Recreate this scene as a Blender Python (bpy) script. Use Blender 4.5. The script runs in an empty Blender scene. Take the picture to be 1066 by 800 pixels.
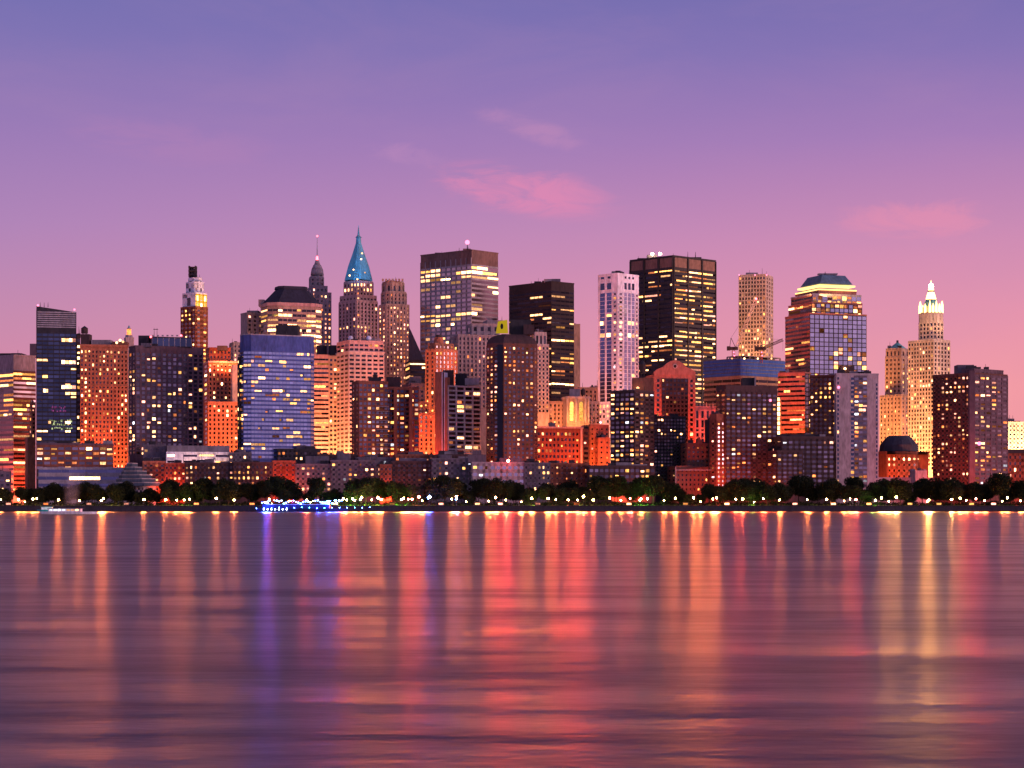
import bpy, math, random
from mathutils import Vector
R = math.radians
rnd = random.Random(7)

# ------------------------------------------------------------------ picture geometry
F, CX, HY, CAMH, GZ = 2200.0, 533.0, 524.5, 5.0, 3.2      # focal length (px), principal column, horizon row, eye height, quay height
SHORE = 1300.0

def kx(p): return (p - CX) / F
def zz(y, D): return CAMH + (HY - y) * D / F
def at(px, y, D): return Vector((kx(px) * D, D, zz(y, D)))
def lin(c):
    c = c / 255.0
    return c / 12.92 if c <= .04045 else ((c + .055) / 1.055) ** 2.4
def rgb(r, g, b): return (lin(r), lin(g), lin(b), 1.0)

scene = bpy.context.scene
col = scene.collection

# ------------------------------------------------------------------ camera
cam_d = bpy.data.cameras.new("camera")
cam_d.sensor_width = 36.0
cam_d.lens = 36.0 * F / 1066.0
cam_d.shift_y = (HY - 400.0) / 1066.0
cam_d.clip_start, cam_d.clip_end = 1.0, 90000.0
cam = bpy.data.objects.new("camera", cam_d)
cam.location = (0, 0, CAMH)
cam.rotation_euler = (R(90), 0, 0)
col.objects.link(cam)
scene.camera = cam

# ------------------------------------------------------------------ dusk sky
SUN_AZ, SUN_EL = R(112), R(5)          # afterglow: behind the camera, to its right (azimuth from +Y, clockwise)
world = bpy.data.worlds.new("World")
scene.world = world
world.use_nodes = True
wn, wl = world.node_tree.nodes, world.node_tree.links
wn.clear()
def N(nodes, kind, **kw):
    n = nodes.new(kind)
    for k, v in kw.items():
        if k == 'op': n.operation = v
        else: n.inputs[k].default_value = v
    return n
w_out = wn.new('ShaderNodeOutputWorld')
tc = wn.new('ShaderNodeTexCoord')
sep = wn.new('ShaderNodeSeparateXYZ'); wl.new(tc.outputs['Generated'], sep.inputs[0])
def zy(y):
    t = math.atan((HY - y) / F); return math.sin(t)
def ramp(nodes, stops, interp='LINEAR'):
    r = nodes.new('ShaderNodeValToRGB'); e = r.color_ramp.elements
    r.color_ramp.interpolation = interp
    while len(e) > 1: e.remove(e[-1])
    for i, (p, c) in enumerate(stops):
        x = e[0] if i == 0 else e.new(p)
        x.position = p; x.color = c
    return r
left_r = ramp(wn, [(0, rgb(226,128,150)), (zy(420), rgb(215,133,163)), (zy(336), rgb(195,136,174)), (zy(240), rgb(172,131,185)),
    (zy(150), rgb(154,122,183)), (zy(60), rgb(127,114,180)), (zy(0), rgb(115,110,178)), (.285, rgb(66,64,138)), (.42, rgb(40,40,98)), (1, rgb(24,27,66))])
right_r = ramp(wn, [(0, rgb(246,150,152)), (zy(406), rgb(242,153,163)), (zy(330), rgb(229,146,172)), (zy(250), rgb(206,138,180)),
    (zy(150), rgb(166,124,184)), (zy(60), rgb(134,114,180)), (zy(0), rgb(119,108,176)), (.285, rgb(68,64,138)), (.42, rgb(40,40,98)), (1, rgb(24,27,66))])
west_r = ramp(wn, [(0, rgb(186,146,200)), (.06, rgb(172,150,215)), (.2, rgb(212,182,238)), (.5, rgb(178,156,224)), (1, rgb(26,30,76))])
for r in (left_r, right_r, west_r): wl.new(sep.outputs['Z'], r.inputs[0])
def mrange(nodes, links, src, a, b, smooth=True):
    m = nodes.new('ShaderNodeMapRange'); m.inputs['From Min'].default_value = a; m.inputs['From Max'].default_value = b
    if smooth: m.interpolation_type = 'SMOOTHSTEP'
    links.new(src, m.inputs['Value']); return m
def mixc(nodes, links, fac, a, b):
    m = nodes.new('ShaderNodeMix'); m.data_type = 'RGBA'
    links.new(fac, m.inputs[0]); links.new(a, m.inputs[6]); links.new(b, m.inputs[7]); return m.outputs[2]
mx = mrange(wn, wl, sep.outputs['X'], -.30, .20, False)
sky = mixc(wn, wl, mx.outputs[0], left_r.outputs[0], right_r.outputs[0])
my = mrange(wn, wl, sep.outputs['Y'], .35, -.45)
sky = mixc(wn, wl, my.outputs[0], sky, west_r.outputs[0])
# thin pink clouds: soft noise inside a few wide regions of the eastern sky
cl_map = wn.new('ShaderNodeMapping'); cl_map.inputs['Scale'].default_value = (1, 1, 3.0)
cl_map.inputs['Rotation'].default_value = (0, R(9), 0)
wl.new(tc.outputs['Generated'], cl_map.inputs[0])
cl_n = N(wn, 'ShaderNodeTexNoise', Scale=30.0, Detail=10.0, Roughness=.66, Distortion=.8); wl.new(cl_map.outputs[0], cl_n.inputs['Vector'])
def patch(px, y, wx, wy, tilt=0.0):
    c = Vector(((px - CX) / F, 1, (HY - y) / F)).normalized()
    dx = N(wn, 'ShaderNodeMath', op='SUBTRACT'); wl.new(sep.outputs['X'], dx.inputs[0]); dx.inputs[1].default_value = c.x
    dz = N(wn, 'ShaderNodeMath', op='SUBTRACT'); wl.new(sep.outputs['Z'], dz.inputs[0]); dz.inputs[1].default_value = c.z
    tz = N(wn, 'ShaderNodeMath', op='MULTIPLY_ADD'); wl.new(dx.outputs[0], tz.inputs[0]); tz.inputs[1].default_value = tilt; wl.new(dz.outputs[0], tz.inputs[2])
    a = N(wn, 'ShaderNodeMath', op='DIVIDE'); wl.new(dx.outputs[0], a.inputs[0]); a.inputs[1].default_value = wx / F
    b = N(wn, 'ShaderNodeMath', op='DIVIDE'); wl.new(tz.outputs[0], b.inputs[0]); b.inputs[1].default_value = wy / F
    a2 = N(wn, 'ShaderNodeMath', op='MULTIPLY'); wl.new(a.outputs[0], a2.inputs[0]); wl.new(a.outputs[0], a2.inputs[1])
    s = N(wn, 'ShaderNodeMath', op='MULTIPLY_ADD'); wl.new(b.outputs[0], s.inputs[0]); wl.new(b.outputs[0], s.inputs[1]); wl.new(a2.outputs[0], s.inputs[2])
    return mrange(wn, wl, s.outputs[0], 1.0, 0.0).outputs[0]
def cloud(sky, shape, amount, colour):
    k = N(wn, 'ShaderNodeMath', op='MULTIPLY_ADD'); wl.new(shape, k.inputs[0]); k.inputs[1].default_value = .42
    n2 = N(wn, 'ShaderNodeMath', op='MULTIPLY_ADD'); wl.new(cl_n.outputs[0], n2.inputs[0]); n2.inputs[1].default_value = 2.2; n2.inputs[2].default_value = -.6; wl.new(n2.outputs[0], k.inputs[2])
    t = mrange(wn, wl, k.outputs[0], .45, 1.15)
    f = N(wn, 'ShaderNodeMath', op='MULTIPLY'); wl.new(shape, f.inputs[0]); wl.new(t.outputs[0], f.inputs[1])
    g = N(wn, 'ShaderNodeMath', op='MULTIPLY'); wl.new(f.outputs[0], g.inputs[0]); g.inputs[1].default_value = amount
    c = wn.new('ShaderNodeRGB'); c.outputs[0].default_value = colour
    return mixc(wn, wl, g.outputs[0], sky, c.outputs[0])
sky = cloud(sky, patch(545, 199, 120, 34, .14), .85, rgb(224,134,178))
sky = cloud(sky, patch(555, 135, 80, 18, .3), .5, rgb(196,138,186))
sky = cloud(sky, patch(420, 160, 60, 16, .1), .4, rgb(192,138,188))
sky = cloud(sky, patch(960, 228, 110, 28, 0), .6, rgb(234,142,174))
sky = cloud(sky, patch(180, 150, 140, 30, .1), .4, rgb(178,128,182))
# faint uneven veil of high cloud over the whole sky
vm = wn.new('ShaderNodeMapping'); vm.inputs['Scale'].default_value = (1, 1, 3.2); wl.new(tc.outputs['Generated'], vm.inputs[0])
vn = N(wn, 'ShaderNodeTexNoise', Scale=7.0, Detail=8.0, Roughness=.6, Distortion=.4); wl.new(vm.outputs[0], vn.inputs['Vector'])
vf = mrange(wn, wl, vn.outputs[0], .42, .75); vf.inputs['To Max'].default_value = .15
vc = wn.new('ShaderNodeRGB'); vc.outputs[0].default_value = rgb(190,140,180)
sky = mixc(wn, wl, vf.outputs[0], sky, vc.outputs[0])
hsv = wn.new('ShaderNodeHueSaturation'); hsv.inputs['Saturation'].default_value = .98; wl.new(sky, hsv.inputs['Color']); sky = hsv.outputs[0]
bg = wn.new('ShaderNodeBackground'); wl.new(sky, bg.inputs[0]); bg.inputs[1].default_value = 1.0
nis = wn.new('ShaderNodeTexSky'); nis.sky_type = 'NISHITA'; nis.sun_disc = False
nis.sun_elevation = R(-3); nis.sun_rotation = SUN_AZ
bg2 = wn.new('ShaderNodeBackground'); wl.new(nis.outputs[0], bg2.inputs[0]); bg2.inputs[1].default_value = .05
addw = wn.new('ShaderNodeAddShader'); wl.new(bg.outputs[0], addw.inputs[0]); wl.new(bg2.outputs[0], addw.inputs[1])
wl.new(addw.outputs[0], w_out.inputs[0])

sun_d = bpy.data.lights.new("sun", 'SUN')
sun_d.energy, sun_d.angle, sun_d.color = 2.7, R(22), (1.0, .53, .53)
sun = bpy.data.objects.new("sun", sun_d)
d = Vector((math.sin(SUN_AZ) * math.cos(SUN_EL), math.cos(SUN_AZ) * math.cos(SUN_EL), math.sin(SUN_EL)))
sun.rotation_euler = d.to_track_quat('Z', 'Y').to_euler()
col.objects.link(sun)

vs = scene.view_settings
vs.view_transform, vs.look, vs.exposure, vs.gamma = 'Standard', 'None', 0.0, 1.0
vs.use_curve_mapping = False
cy = scene.cycles
cy.use_denoising = True
cy.max_bounces, cy.diffuse_bounces, cy.glossy_bounces = 5, 2, 3
cy.sample_clamp_indirect = 14.0
cy.caustics_reflective = cy.caustics_refractive = False

# street light that spills up between the blocks (sodium lamps of the streets behind the front row)
def glow(px, D, wpx, colour, watts, tilt=28, z=GZ + 5, h=5, spread=150):
    l = bpy.data.lights.new("facade_glow", 'AREA')
    l.shape = 'RECTANGLE'; l.size = wpx * D / F; l.size_y = h; l.energy = watts * 2.5; l.color = colour
    l.spread = R(spread)
    o = bpy.data.objects.new("facade_glow", l)
    o.location = (kx(px) * D, D, z)
    o.rotation_euler = (R(90 + tilt), 0, 0)
    col.objects.link(o)
    return o

# ------------------------------------------------------------------ materials
MATS = {}
def newmat(name):
    m = bpy.data.materials.new(name); m.use_nodes = True
    MATS[name] = m
    return m, m.node_tree.nodes, m.node_tree.links, m.node_tree.nodes['Principled BSDF']
def solid(name, c, rough=.85, var=.38, scale=.09, metal=0.0, spec=.3, streak=True):
    m, n, l, b = newmat(name)
    geo = n.new('ShaderNodeNewGeometry')
    mp = n.new('ShaderNodeMapping'); mp.inputs['Scale'].default_value = (1, 1, .35 if streak else 1)
    l.new(geo.outputs['Position'], mp.inputs[0])
    no = N(n, 'ShaderNodeTexNoise', Scale=scale, Detail=8.0, Roughness=.65); l.new(mp.outputs[0], no.inputs['Vector'])
    no2 = N(n, 'ShaderNodeTexNoise', Scale=.7, Detail=3.0); l.new(mp.outputs[0], no2.inputs['Vector'])
    ad = N(n, 'ShaderNodeMath', op='ADD'); l.new(no.outputs[0], ad.inputs[0]); l.new(no2.outputs[0], ad.inputs[1])
    mr = mrange(n, l, ad.outputs[0], .7, 1.3, False); mr.inputs['To Min'].default_value = 1 - var; mr.inputs['To Max'].default_value = 1 + var
    hs = n.new('ShaderNodeHueSaturation'); hs.inputs['Color'].default_value = (*c, 1)
    l.new(mr.outputs[0], hs.inputs['Value']); l.new(hs.outputs[0], b.inputs['Base Color'])
    b.inputs['Roughness'].default_value = rough; b.inputs['Metallic'].default_value = metal
    b.inputs['Specular IOR Level'].default_value = spec
    return m
for nm, c in dict(
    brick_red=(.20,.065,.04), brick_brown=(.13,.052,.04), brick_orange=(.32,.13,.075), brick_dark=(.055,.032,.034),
    brick_purple=(.12,.07,.085), stone_pale=(.42,.33,.29), stone_tan=(.34,.24,.19), stone_grey=(.26,.22,.23), stone_pink=(.42,.26,.24),
    white_panel=(.66,.67,.76), concrete=(.30,.25,.27), concrete_dark=(.11,.095,.12), granite_red=(.30,.12,.085), granite_dark=(.025,.02,.022),
    steel_dark=(.03,.028,.035), steel_grey=(.30,.27,.29), bronze=(.17,.10,.085), roof_dark=(.03,.028,.035), roof_slate=(.022,.025,.045),
    copper_green=(.10,.30,.34), roof_grey=(.2,.18,.2), net_blue=(.02,.06,.28), quay_stone=(.035,.03,.04), paving=(.32,.28,.26),
    pole_dark=(.02,.02,.022), trunk=(.035,.025,.02), blue_panel=(.06,.085,.26), dome_slate=(.05,.07,.10), roof_blue=(.07,.13,.20), tank_wood=(.05,.03,.028), boat_white=(.7,.7,.72),
    boat_blue=(.02,.03,.16), boat_teal=(.03,.32,.36), yellow_panel=(.75,.58,.05), black_paint=(.01,.01,.01), crane_white=(.6,.45,.35), crane_dark=(.04,.025,.03),
    asphalt=(.04,.038,.042), red_steel=(.35,.06,.04), slab=(.45,.38,.38)).items():
    solid(nm, c)

def glassmat(name, c, rough=.12, metal=.9, vary=1.0):
    """coated window glass; each pane differs a little (blinds, tilt)"""
    m, n, l, b = newmat(name)
    geo = n.new('ShaderNodeNewGeometry'); oi = n.new('ShaderNodeObjectInfo')
    ad = N(n, 'ShaderNodeMath', op='ADD'); l.new(geo.outputs['Random Per Island'], ad.inputs[0]); l.new(oi.outputs['Random'], ad.inputs[1])
    fr = N(n, 'ShaderNodeMath', op='FRACT'); l.new(ad.outputs[0], fr.inputs[0])
    rp = ramp(n, [(t_, (1 + (v_-1)*vary,)*3 + (1,)) for t_, v_ in ((0, .35), (.4, .8), (.75, 1.15), (1, 2.0))]); l.new(fr.outputs[0], rp.inputs[0])
    mu = n.new('ShaderNodeMix'); mu.data_type = 'RGBA'; mu.blend_type = 'MULTIPLY'; mu.inputs[0].default_value = 1.0
    mu.inputs[7].default_value = (*c, 1); l.new(rp.outputs[0], mu.inputs[6]); l.new(mu.outputs[2], b.inputs['Base Color'])
    b.inputs['Roughness'].default_value = rough; b.inputs['Metallic'].default_value = metal
    return m
glassmat('glass_black', (.022,.02,.028)); glassmat('glass_purple', (.15,.125,.14)); glassmat('glass_blue', (.13,.15,.26), .12, .9, .35)
glassmat('glass_grey', (.20,.17,.19)); glassmat('glass_navy', (.07,.085,.13), .12, .9, .6); glassmat('glass_dim', (.065,.05,.055)); glassmat('glass_sky', (.42,.44,.57), .12, .9, .3)
glassmat('glass_tower', (.46,.43,.50), .12, .9, .25); glassmat('glass_bronze', (.42,.31,.30), .12, .9, .3)

def emit(name, c, s, vary=True, sample=False):
    m, n, l, b = newmat(name)
    n.remove(b)
    e = n.new('ShaderNodeEmission'); e.inputs[0].default_value = (*c, 1); e.inputs[1].default_value = s
    if vary:
        geo = n.new('ShaderNodeNewGeometry'); oi = n.new('ShaderNodeObjectInfo')
        ad = N(n, 'ShaderNodeMath', op='ADD'); l.new(geo.outputs['Random Per Island'], ad.inputs[0]); l.new(oi.outputs['Random'], ad.inputs[1])
        fr = N(n, 'ShaderNodeMath', op='FRACT'); l.new(ad.outputs[0], fr.inputs[0])
        pw_ = N(n, 'ShaderNodeMath', op='POWER'); l.new(fr.outputs[0], pw_.inputs[0]); pw_.inputs[1].default_value = 1.35
        mr = mrange(n, l, pw_.outputs[0], 0, 1, False); mr.inputs['To Min'].default_value = .14 * s; mr.inputs['To Max'].default_value = 2.4 * s
        no = N(n, 'ShaderNodeTexNoise', Scale=.9, Detail=3.0); l.new(geo.outputs['Position'], no.inputs['Vector'])   # lamps, blinds and furniture behind the glass
        nr = mrange(n, l, no.outputs[0], .3, .7, False); nr.inputs['To Min'].default_value = .35; nr.inputs['To Max'].default_value = 1.5
        mu = N(n, 'ShaderNodeMath', op='MULTIPLY'); l.new(mr.outputs[0], mu.inputs[0]); l.new(nr.outputs[0], mu.inputs[1])
        l.new(mu.outputs[0], e.inputs[1])
    l.new(e.outputs[0], n['Material Output'].inputs[0])
    m.cycles.emission_sampling = 'AUTO' if sample else 'NONE'
    return m
emit('lit_warm', (1.0,.46,.19), 3.2); emit('lit_yellow', (1.0,.42,.10), 2.4); emit('lit_orange', (1.0,.24,.06), 2.0); emit('lit_pink', (1.0,.36,.24), 2.4)
emit('lit_cool', (.85,.86,1.0), 1.6); emit('lit_dim', (1.0,.27,.09), .5); emit('glint_magenta', (.6,.10,.42), .3); emit('glint_lime', (.75,.85,.4), .5)
emit('lit_red', (1.0,.10,.07), 1.6); emit('lit_bright', (1.0,.47,.19), 7)
emit('crown_glow', (1.0,.52,.15), 8.0, False); emit('gold_light', (1.0,.60,.18), 2.6, False); emit('beacon_red', (1.0,.08,.10), 10.0, False, True)
emit('beacon_pink', (1.0,.16,.28), 4.0, False, True); emit('beacon_white', (1.0,.7,.4), 60.0, False, True); emit('sign_yellow', (1.0,.66,.03), .45, False); emit('arch_light', (1.0,.46,.09), 2.2)
emit('flood_red', (1.0,.07,.03), 130.0, False, True)
PAL = {
    'apt': [('lit_warm',4), ('lit_yellow',2.2), ('lit_orange',2.4), ('lit_pink',2.6), ('lit_dim',3.5), ('lit_cool',1.1), ('lit_bright',.6)],
    'office': [('lit_warm',5), ('lit_yellow',4), ('lit_orange',1), ('lit_dim',3), ('lit_pink',1)],
    'bright': [('lit_warm',6), ('lit_bright',4), ('lit_yellow',3)],
    'yellow': [('lit_yellow',5), ('lit_warm',3), ('lit_dim',2)],
    'orange': [('lit_orange',5), ('lit_yellow',2), ('lit_dim',3), ('lit_warm',1)],
    'magenta': [('glint_magenta',1)], 'lime': [('glint_lime',3), ('lit_cool',1)], 'red': [('lit_red',1)],
    'pink': [('lit_pink',4), ('lit_warm',3), ('lit_orange',2.5), ('lit_dim',2), ('lit_bright',.5)],
}
def pick(rg, pal):
    p = PAL[pal]; t = rg.random() * sum(w for _, w in p)
    for nm, w in p:
        t -= w
        if t <= 0: return nm
    return p[-1][0]

# ------------------------------------------------------------------ mesh helpers
class MB:
    def __init__(s): s.v, s.f, s.m, s.slots = [], [], [], []
    def mi(s, mat):
        if mat not in s.slots: s.slots.append(mat)
        return s.slots.index(mat)
    def face(s, pts, mat):
        b = len(s.v); s.v += [tuple(p) for p in pts]; s.f.append(tuple(range(b, b + len(pts)))); s.m.append(s.mi(mat))
    def hexa(s, p, mat, skip=()):
        """p: 4 bottom points counter-clockwise, then the 4 above them"""
        b = len(s.v); s.v += [tuple(q) for q in p]; k = s.mi(mat)
        for i, f in enumerate(((3,2,1,0), (4,5,6,7), (0,1,5,4), (1,2,6,5), (2,3,7,6), (3,0,4,7))):
            if i in skip: continue
            s.f.append(tuple(b + j for j in f)); s.m.append(k)
    def box(s, x0, x1, y0, y1, z0, z1, mat):
        s.hexa([(x0,y0,z0),(x1,y0,z0),(x1,y1,z0),(x0,y1,z0),(x0,y0,z1),(x1,y0,z1),(x1,y1,z1),(x0,y1,z1)], mat)
    def prism(s, pts, z0, z1, mat, top=None, pts1=None):
        """outline pts (counter-clockwise from above) from z0 up to z1 (a number or one height per point); pts1: another outline at the top"""
        n = len(pts); zt = z1 if isinstance(z1, (list, tuple)) else [z1] * n
        q = pts1 or pts
        b = len(s.v); k = s.mi(mat); kt = s.mi(top or mat)
        s.v += [(p[0], p[1], z0) for p in pts] + [(p[0], p[1], zt[i]) for i, p in enumerate(q)]
        for i in range(n):
            j = (i + 1) % n
            s.f.append((b+i, b+j, b+n+j, b+n+i)); s.m.append(k)
        s.f.append(tuple(b + n + i for i in range(n))); s.m.append(kt)
        s.f.append(tuple(b + i for i in reversed(range(n)))); s.m.append(k)
    def cyl(s, x, y, z0, z1, r0, r1, mat, n=12):
        p = [(x + r0*math.cos(2*math.pi*i/n), y + r0*math.sin(2*math.pi*i/n)) for i in range(n)]
        q = [(x + r1*math.cos(2*math.pi*i/n), y + r1*math.sin(2*math.pi*i/n)) for i in range(n)]
        s.prism(p, z0, z1, mat, pts1=q)
    def ball(s, c, r, mat, nu=10, nv=7, sz=1.0):
        b = len(s.v); k = s.mi(mat)
        for j in range(nv + 1):
            t = math.pi * j / nv
            for i in range(nu):
                a = 2 * math.pi * i / nu
                s.v.append((c[0] + r*math.sin(t)*math.cos(a), c[1] + r*math.sin(t)*math.sin(a), c[2] - r*sz*math.cos(t)))
        for j in range(nv):
            for i in range(nu):
                i2 = (i + 1) % nu
                s.f.append((b+j*nu+i, b+j*nu+i2, b+(j+1)*nu+i2, b+(j+1)*nu+i)); s.m.append(k)
    def bar(s, p, q, w, mat):
        p, q = Vector(p), Vector(q); d = (q - p).normalized()
        u = d.cross(Vector((0, 1, 0)) if abs(d.y) < .9 else Vector((1, 0, 0))).normalized(); v = d.cross(u)
        u *= w / 2; v *= w / 2
        s.hexa([p-u-v, p+u-v, p+u+v, p-u+v, q-u-v, q+u-v, q+u+v, q-u+v], mat)
    def lattice(s, p, q, w, mat, n=8, t=.25):
        p, q = Vector(p), Vector(q); d = (q - p).normalized()
        u = d.cross(Vector((0, 1, 0))).normalized() * w / 2; v = Vector((0, w / 2, 0))
        cs = [u+v, u-v, -u-v, -u+v]
        for c in cs: s.bar(p + c, q + c, t, mat)
        for i in range(n):
            a, b = p + (q - p) * (i / n), p + (q - p) * ((i + 1) / n)
            for j in range(4):
                s.bar(a + cs[j], b + cs[(j + 1) % 4], t * .7, mat)
    def build(s, name, parent=None, origin=None, smooth=False):
        me = bpy.data.meshes.new(name)
        o3 = Vector(origin) if origin is not None else (parent.location if parent else Vector((0, 0, 0)))
        me.from_pydata([(x - o3.x, y - o3.y, z - o3.z) for x, y, z in s.v], [], s.f)
        for m in s.slots: me.materials.append(MATS[m])
        me.polygons.foreach_set('material_index', s.m)
        if smooth: me.polygons.foreach_set('use_smooth', [True] * len(s.f))
        me.update()
        o = bpy.data.objects.new(name, me)
        col.objects.link(o)
        if parent: o.parent = parent
        elif origin is not None: o.location = o3
        return o

def tag(o, label=None, cat=None, group=None, kind=None):
    for k, v in (('label', label), ('category', cat), ('group', group), ('kind', kind)):
        if v: o[k] = v
    return o
def empty(name, loc, label, cat, group=None):
    o = bpy.data.objects.new(name, None); o.location = loc; o.empty_display_size = 1
    col.objects.link(o)
    return tag(o, label, cat, group)

# outlines
def rect(pl, pc, pr, D, a, depth=None):
    """nearest corner seen at column pc, distance D; right face turned a degrees away and ending at pr; left face ending at pl (or of a given depth)"""
    ca, sa = math.cos(R(a)), math.sin(R(a))
    C = (kx(pc) * D, D); kr = kx(pr)
    t = (kr * D - C[0]) / (ca - kr * sa)
    if depth is None:
        kl = kx(pl); s = (C[0] - kl * D) / (sa + kl * ca)
    else: s = depth
    u, v = (ca, sa), (-sa, ca)
    return [C, (C[0]+t*u[0], C[1]+t*u[1]), (C[0]+t*u[0]+s*v[0], C[1]+t*u[1]+s*v[1]), (C[0]+s*v[0], C[1]+s*v[1])]
def inset(pts, k):
    cx = sum(p[0] for p in pts) / len(pts); cy_ = sum(p[1] for p in pts) / len(pts)
    return [(cx + (p[0]-cx)*k, cy_ + (p[1]-cy_)*k) for p in pts]
def chamfer(pts, c):
    out = []
    n = len(pts)
    for i in range(n):
        p, a, b = Vector(pts[i]), Vector(pts[i-1]), Vector(pts[(i+1) % n])
        out.append(tuple(p + (a - p).normalized() * c)); out.append(tuple(p + (b - p).normalized() * c))
    return out
def ellipse(px0, px1, D, depth, n=16, power=1.0):
    cx = (kx(px0) + kx(px1)) / 2 * D; rx = (kx(px1) - kx(px0)) / 2 * D
    f = lambda t: math.copysign(abs(t) ** power, t)
    return [(cx + rx*f(math.cos(2*math.pi*i/n)), D + depth/2 + depth/2*f(math.sin(2*math.pi*i/n))) for i in range(n)]

class S:
    """how a face is divided: module width/height in photo pixels, glazed fractions, share lit, relief"""
    def __init__(s, mw=4.5, mh=4.4, fw=.55, fh=.55, p=.25, pal='apt', glass='glass_purple', pier=.3, band=.18, top=1.5, run=1, rows=(), trim=None, cluster=False, bottom=None, cols=()):
        s.__dict__.update(locals())
    def but(s, **k):
        d = {x: y for x, y in s.__dict__.items() if x not in ('s', 'self')}; d.update(k); return S(**d)

WIN_CACHE = {}
class Building:
    def __init__(s, name, label, px, D, vb, cat='building', group=None, seed=None):
        s.root = empty(name, (kx(px) * D, D, GZ), label, cat, group)
        s.D, s.vb, s.shared, s.own, s.win = D, vb, {}, [], []
        s.rg = random.Random(seed if seed is not None else int(px * 31 + D)); s.top = None
    def mb(s, part):
        if part not in s.shared: s.shared[part] = MB()
        return s.shared[part]
    def new(s, part, smooth=False):
        m = MB(); s.own.append((part, m, smooth)); return m
    def tier(s, pts, ytop, mat, spec=None, ybot=None, part='wall', roof='roof_dark', ztops=None, D=None, cap=True):
        """a storey block of the outline up to photo row ytop; spec: S for all faces or {edge index: S, '*': S}"""
        D = D or s.D
        z1 = zz(ytop, D); z0 = GZ if ybot is None else zz(ybot, D)
        s.mb(part).prism(pts, z0, ztops or z1, mat, top=roof)
        if cap and not ztops:
            s.new('parapet').prism(inset(pts, 1.012), z1 - .5, z1 + .6, mat, top=roof)
        if cap and not ztops: s.top = (pts, z1)
        if spec is None: return z0, z1
        sp = spec if isinstance(spec, dict) else {'*': spec}
        n = len(pts)
        for i in range(n):
            e = sp.get(i, sp.get('*'))
            if e is None: continue
            p, q = pts[i], pts[(i + 1) % n]
            nx, ny = q[1] - p[1], -(q[0] - p[0])
            m = ((p[0]+q[0])/2, (p[1]+q[1])/2)
            ln = math.hypot(nx, ny)
            if ln < .5 or -(nx*m[0] + ny*m[1]) / ln / math.hypot(*m) < .04: continue
            zt = min(z1, *(ztops or [z1]))
            s.facade(p, q, z0, zt, e, mat, D)
        return z0, z1
    def facade(s, p, q, z0, z1, e, mat, D):
        rg = s.rg; px = D / F
        p, q = Vector(p), Vector(q); L = (q - p).length; u = (q - p) / L; n = Vector((u.y, -u.x))
        ppx = abs(q.x/q.y - p.x/p.y) * F
        nc = max(1, round(ppx / e.mw)); mw = L / nc
        zb = max(z0, zz(e.bottom if e.bottom is not None else s.vb, D)); zt = z1 - e.top * px
        nr = max(1, round((zt - zb) / (e.mh * px))); mh = (zt - zb) / nr
        if zt - zb < 1: return
        fr = s.mb('facade_frame'); tm = e.trim or mat
        def P(a, z, o): w = p + u * a + n * o; return (w.x, w.y, z)
        def slab(a0, a1, h0, h1, o):
            fr.hexa([P(a0,h0,o), P(a1,h0,o), P(a1,h0,0), P(a0,h0,0), P(a0,h1,o), P(a1,h1,o), P(a1,h1,0), P(a0,h1,0)], tm, skip=(4,))
        pw = mw * (1 - e.fw); bw = mh * (1 - e.fh)
        if e.pier:
            for c in range(nc + 1):
                a = c * mw
                slab(max(.02, a - pw/2), min(L - .02, a + pw/2), max(z0, zb) + .01, zt + e.top*px*.5, e.pier)
        if e.band:
            for r in range(nr + 1):
                h = zb + r * mh
                slab(.03, L - .03, max(z0 + .02, h - bw/2), min(z1 - .03, h + bw/2), e.band)
        for r in range(nr):
            h = zb + (r + .5) * mh; y = HY - (h - CAMH) / px
            pr, pal = e.p, e.pal
            if e.cluster: pr = e.p * rg.choice((.15, .4, .7, 1, 1.3, 2.4))
            for row in e.rows:
                if row[0] <= y <= row[1]:
                    pr = row[2]; pal = row[3] if len(row) > 3 else pal
            c = 0; state = rg.random() < pr
            while c < nc:
                k = 1 if e.run <= 1 else min(nc - c, rg.randint(1, e.run))
                prc = pr
                for cc in e.cols:
                    if cc[0] <= (c + .5) / nc <= cc[1]: prc = cc[2]
                lit = rg.random() < prc
                a0, a1 = c * mw + pw/2, (c + k) * mw - pw/2; hh = mh * e.fh; hz = h
                if lit:                                  # blinds and curtains cover part of many lit windows
                    f_ = rg.choice((1, 1, .8, .6)); hz = h + rg.choice((-1, 1)) * hh * (1 - f_) / 2; hh *= f_
                    if k == 1 and rg.random() < .35: a1 = a0 + (a1 - a0) * rg.uniform(.5, .9)
                if k > 1 and e.pier: a0 += .02
                s.win.append((p + u * ((a0 + a1)/2), hz, a1 - a0, hh, u, n, pick(rg, pal) if lit else e.glass, lit))
                c += k
    # loose roof pieces, each a child of its own
    def rbox(s, part, px0, px1, y0, y1, D, depth, mat, a=0):
        m = s.new(part)
        x0, x1 = kx(px0) * D, kx(px1) * D
        m.box(x0, x1, D, D + depth, zz(y1, D), zz(y0, D), mat); return m
    def tank(s, px, y0, y1, D, wpx):
        m = s.new('water_tank'); r = wpx * D / F / 2; x = kx(px) * D; z0, z1 = zz(y1, D), zz(y0, D); h = z1 - z0
        for i in range(4):
            a = math.pi/4 + i*math.pi/2
            m.cyl(x + .7*r*math.cos(a), D + .7*r*math.sin(a), z0, z0 + .3*h, .2, .2, 'steel_dark', 5)
        m.cyl(x, D, z0 + .25*h, z0 + .75*h, r, r, 'tank_wood'); m.cyl(x, D, z0 + .75*h, z1, r*1.06, .1, 'roof_dark')
    def mast(s, px, y0, y1, D, w=.35, mat='steel_dark', part='antenna'):
        m = s.new(part); m.cyl(kx(px)*D, D, zz(y1, D), zz(y0, D), w, w*.35, mat, 6); return m
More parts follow.
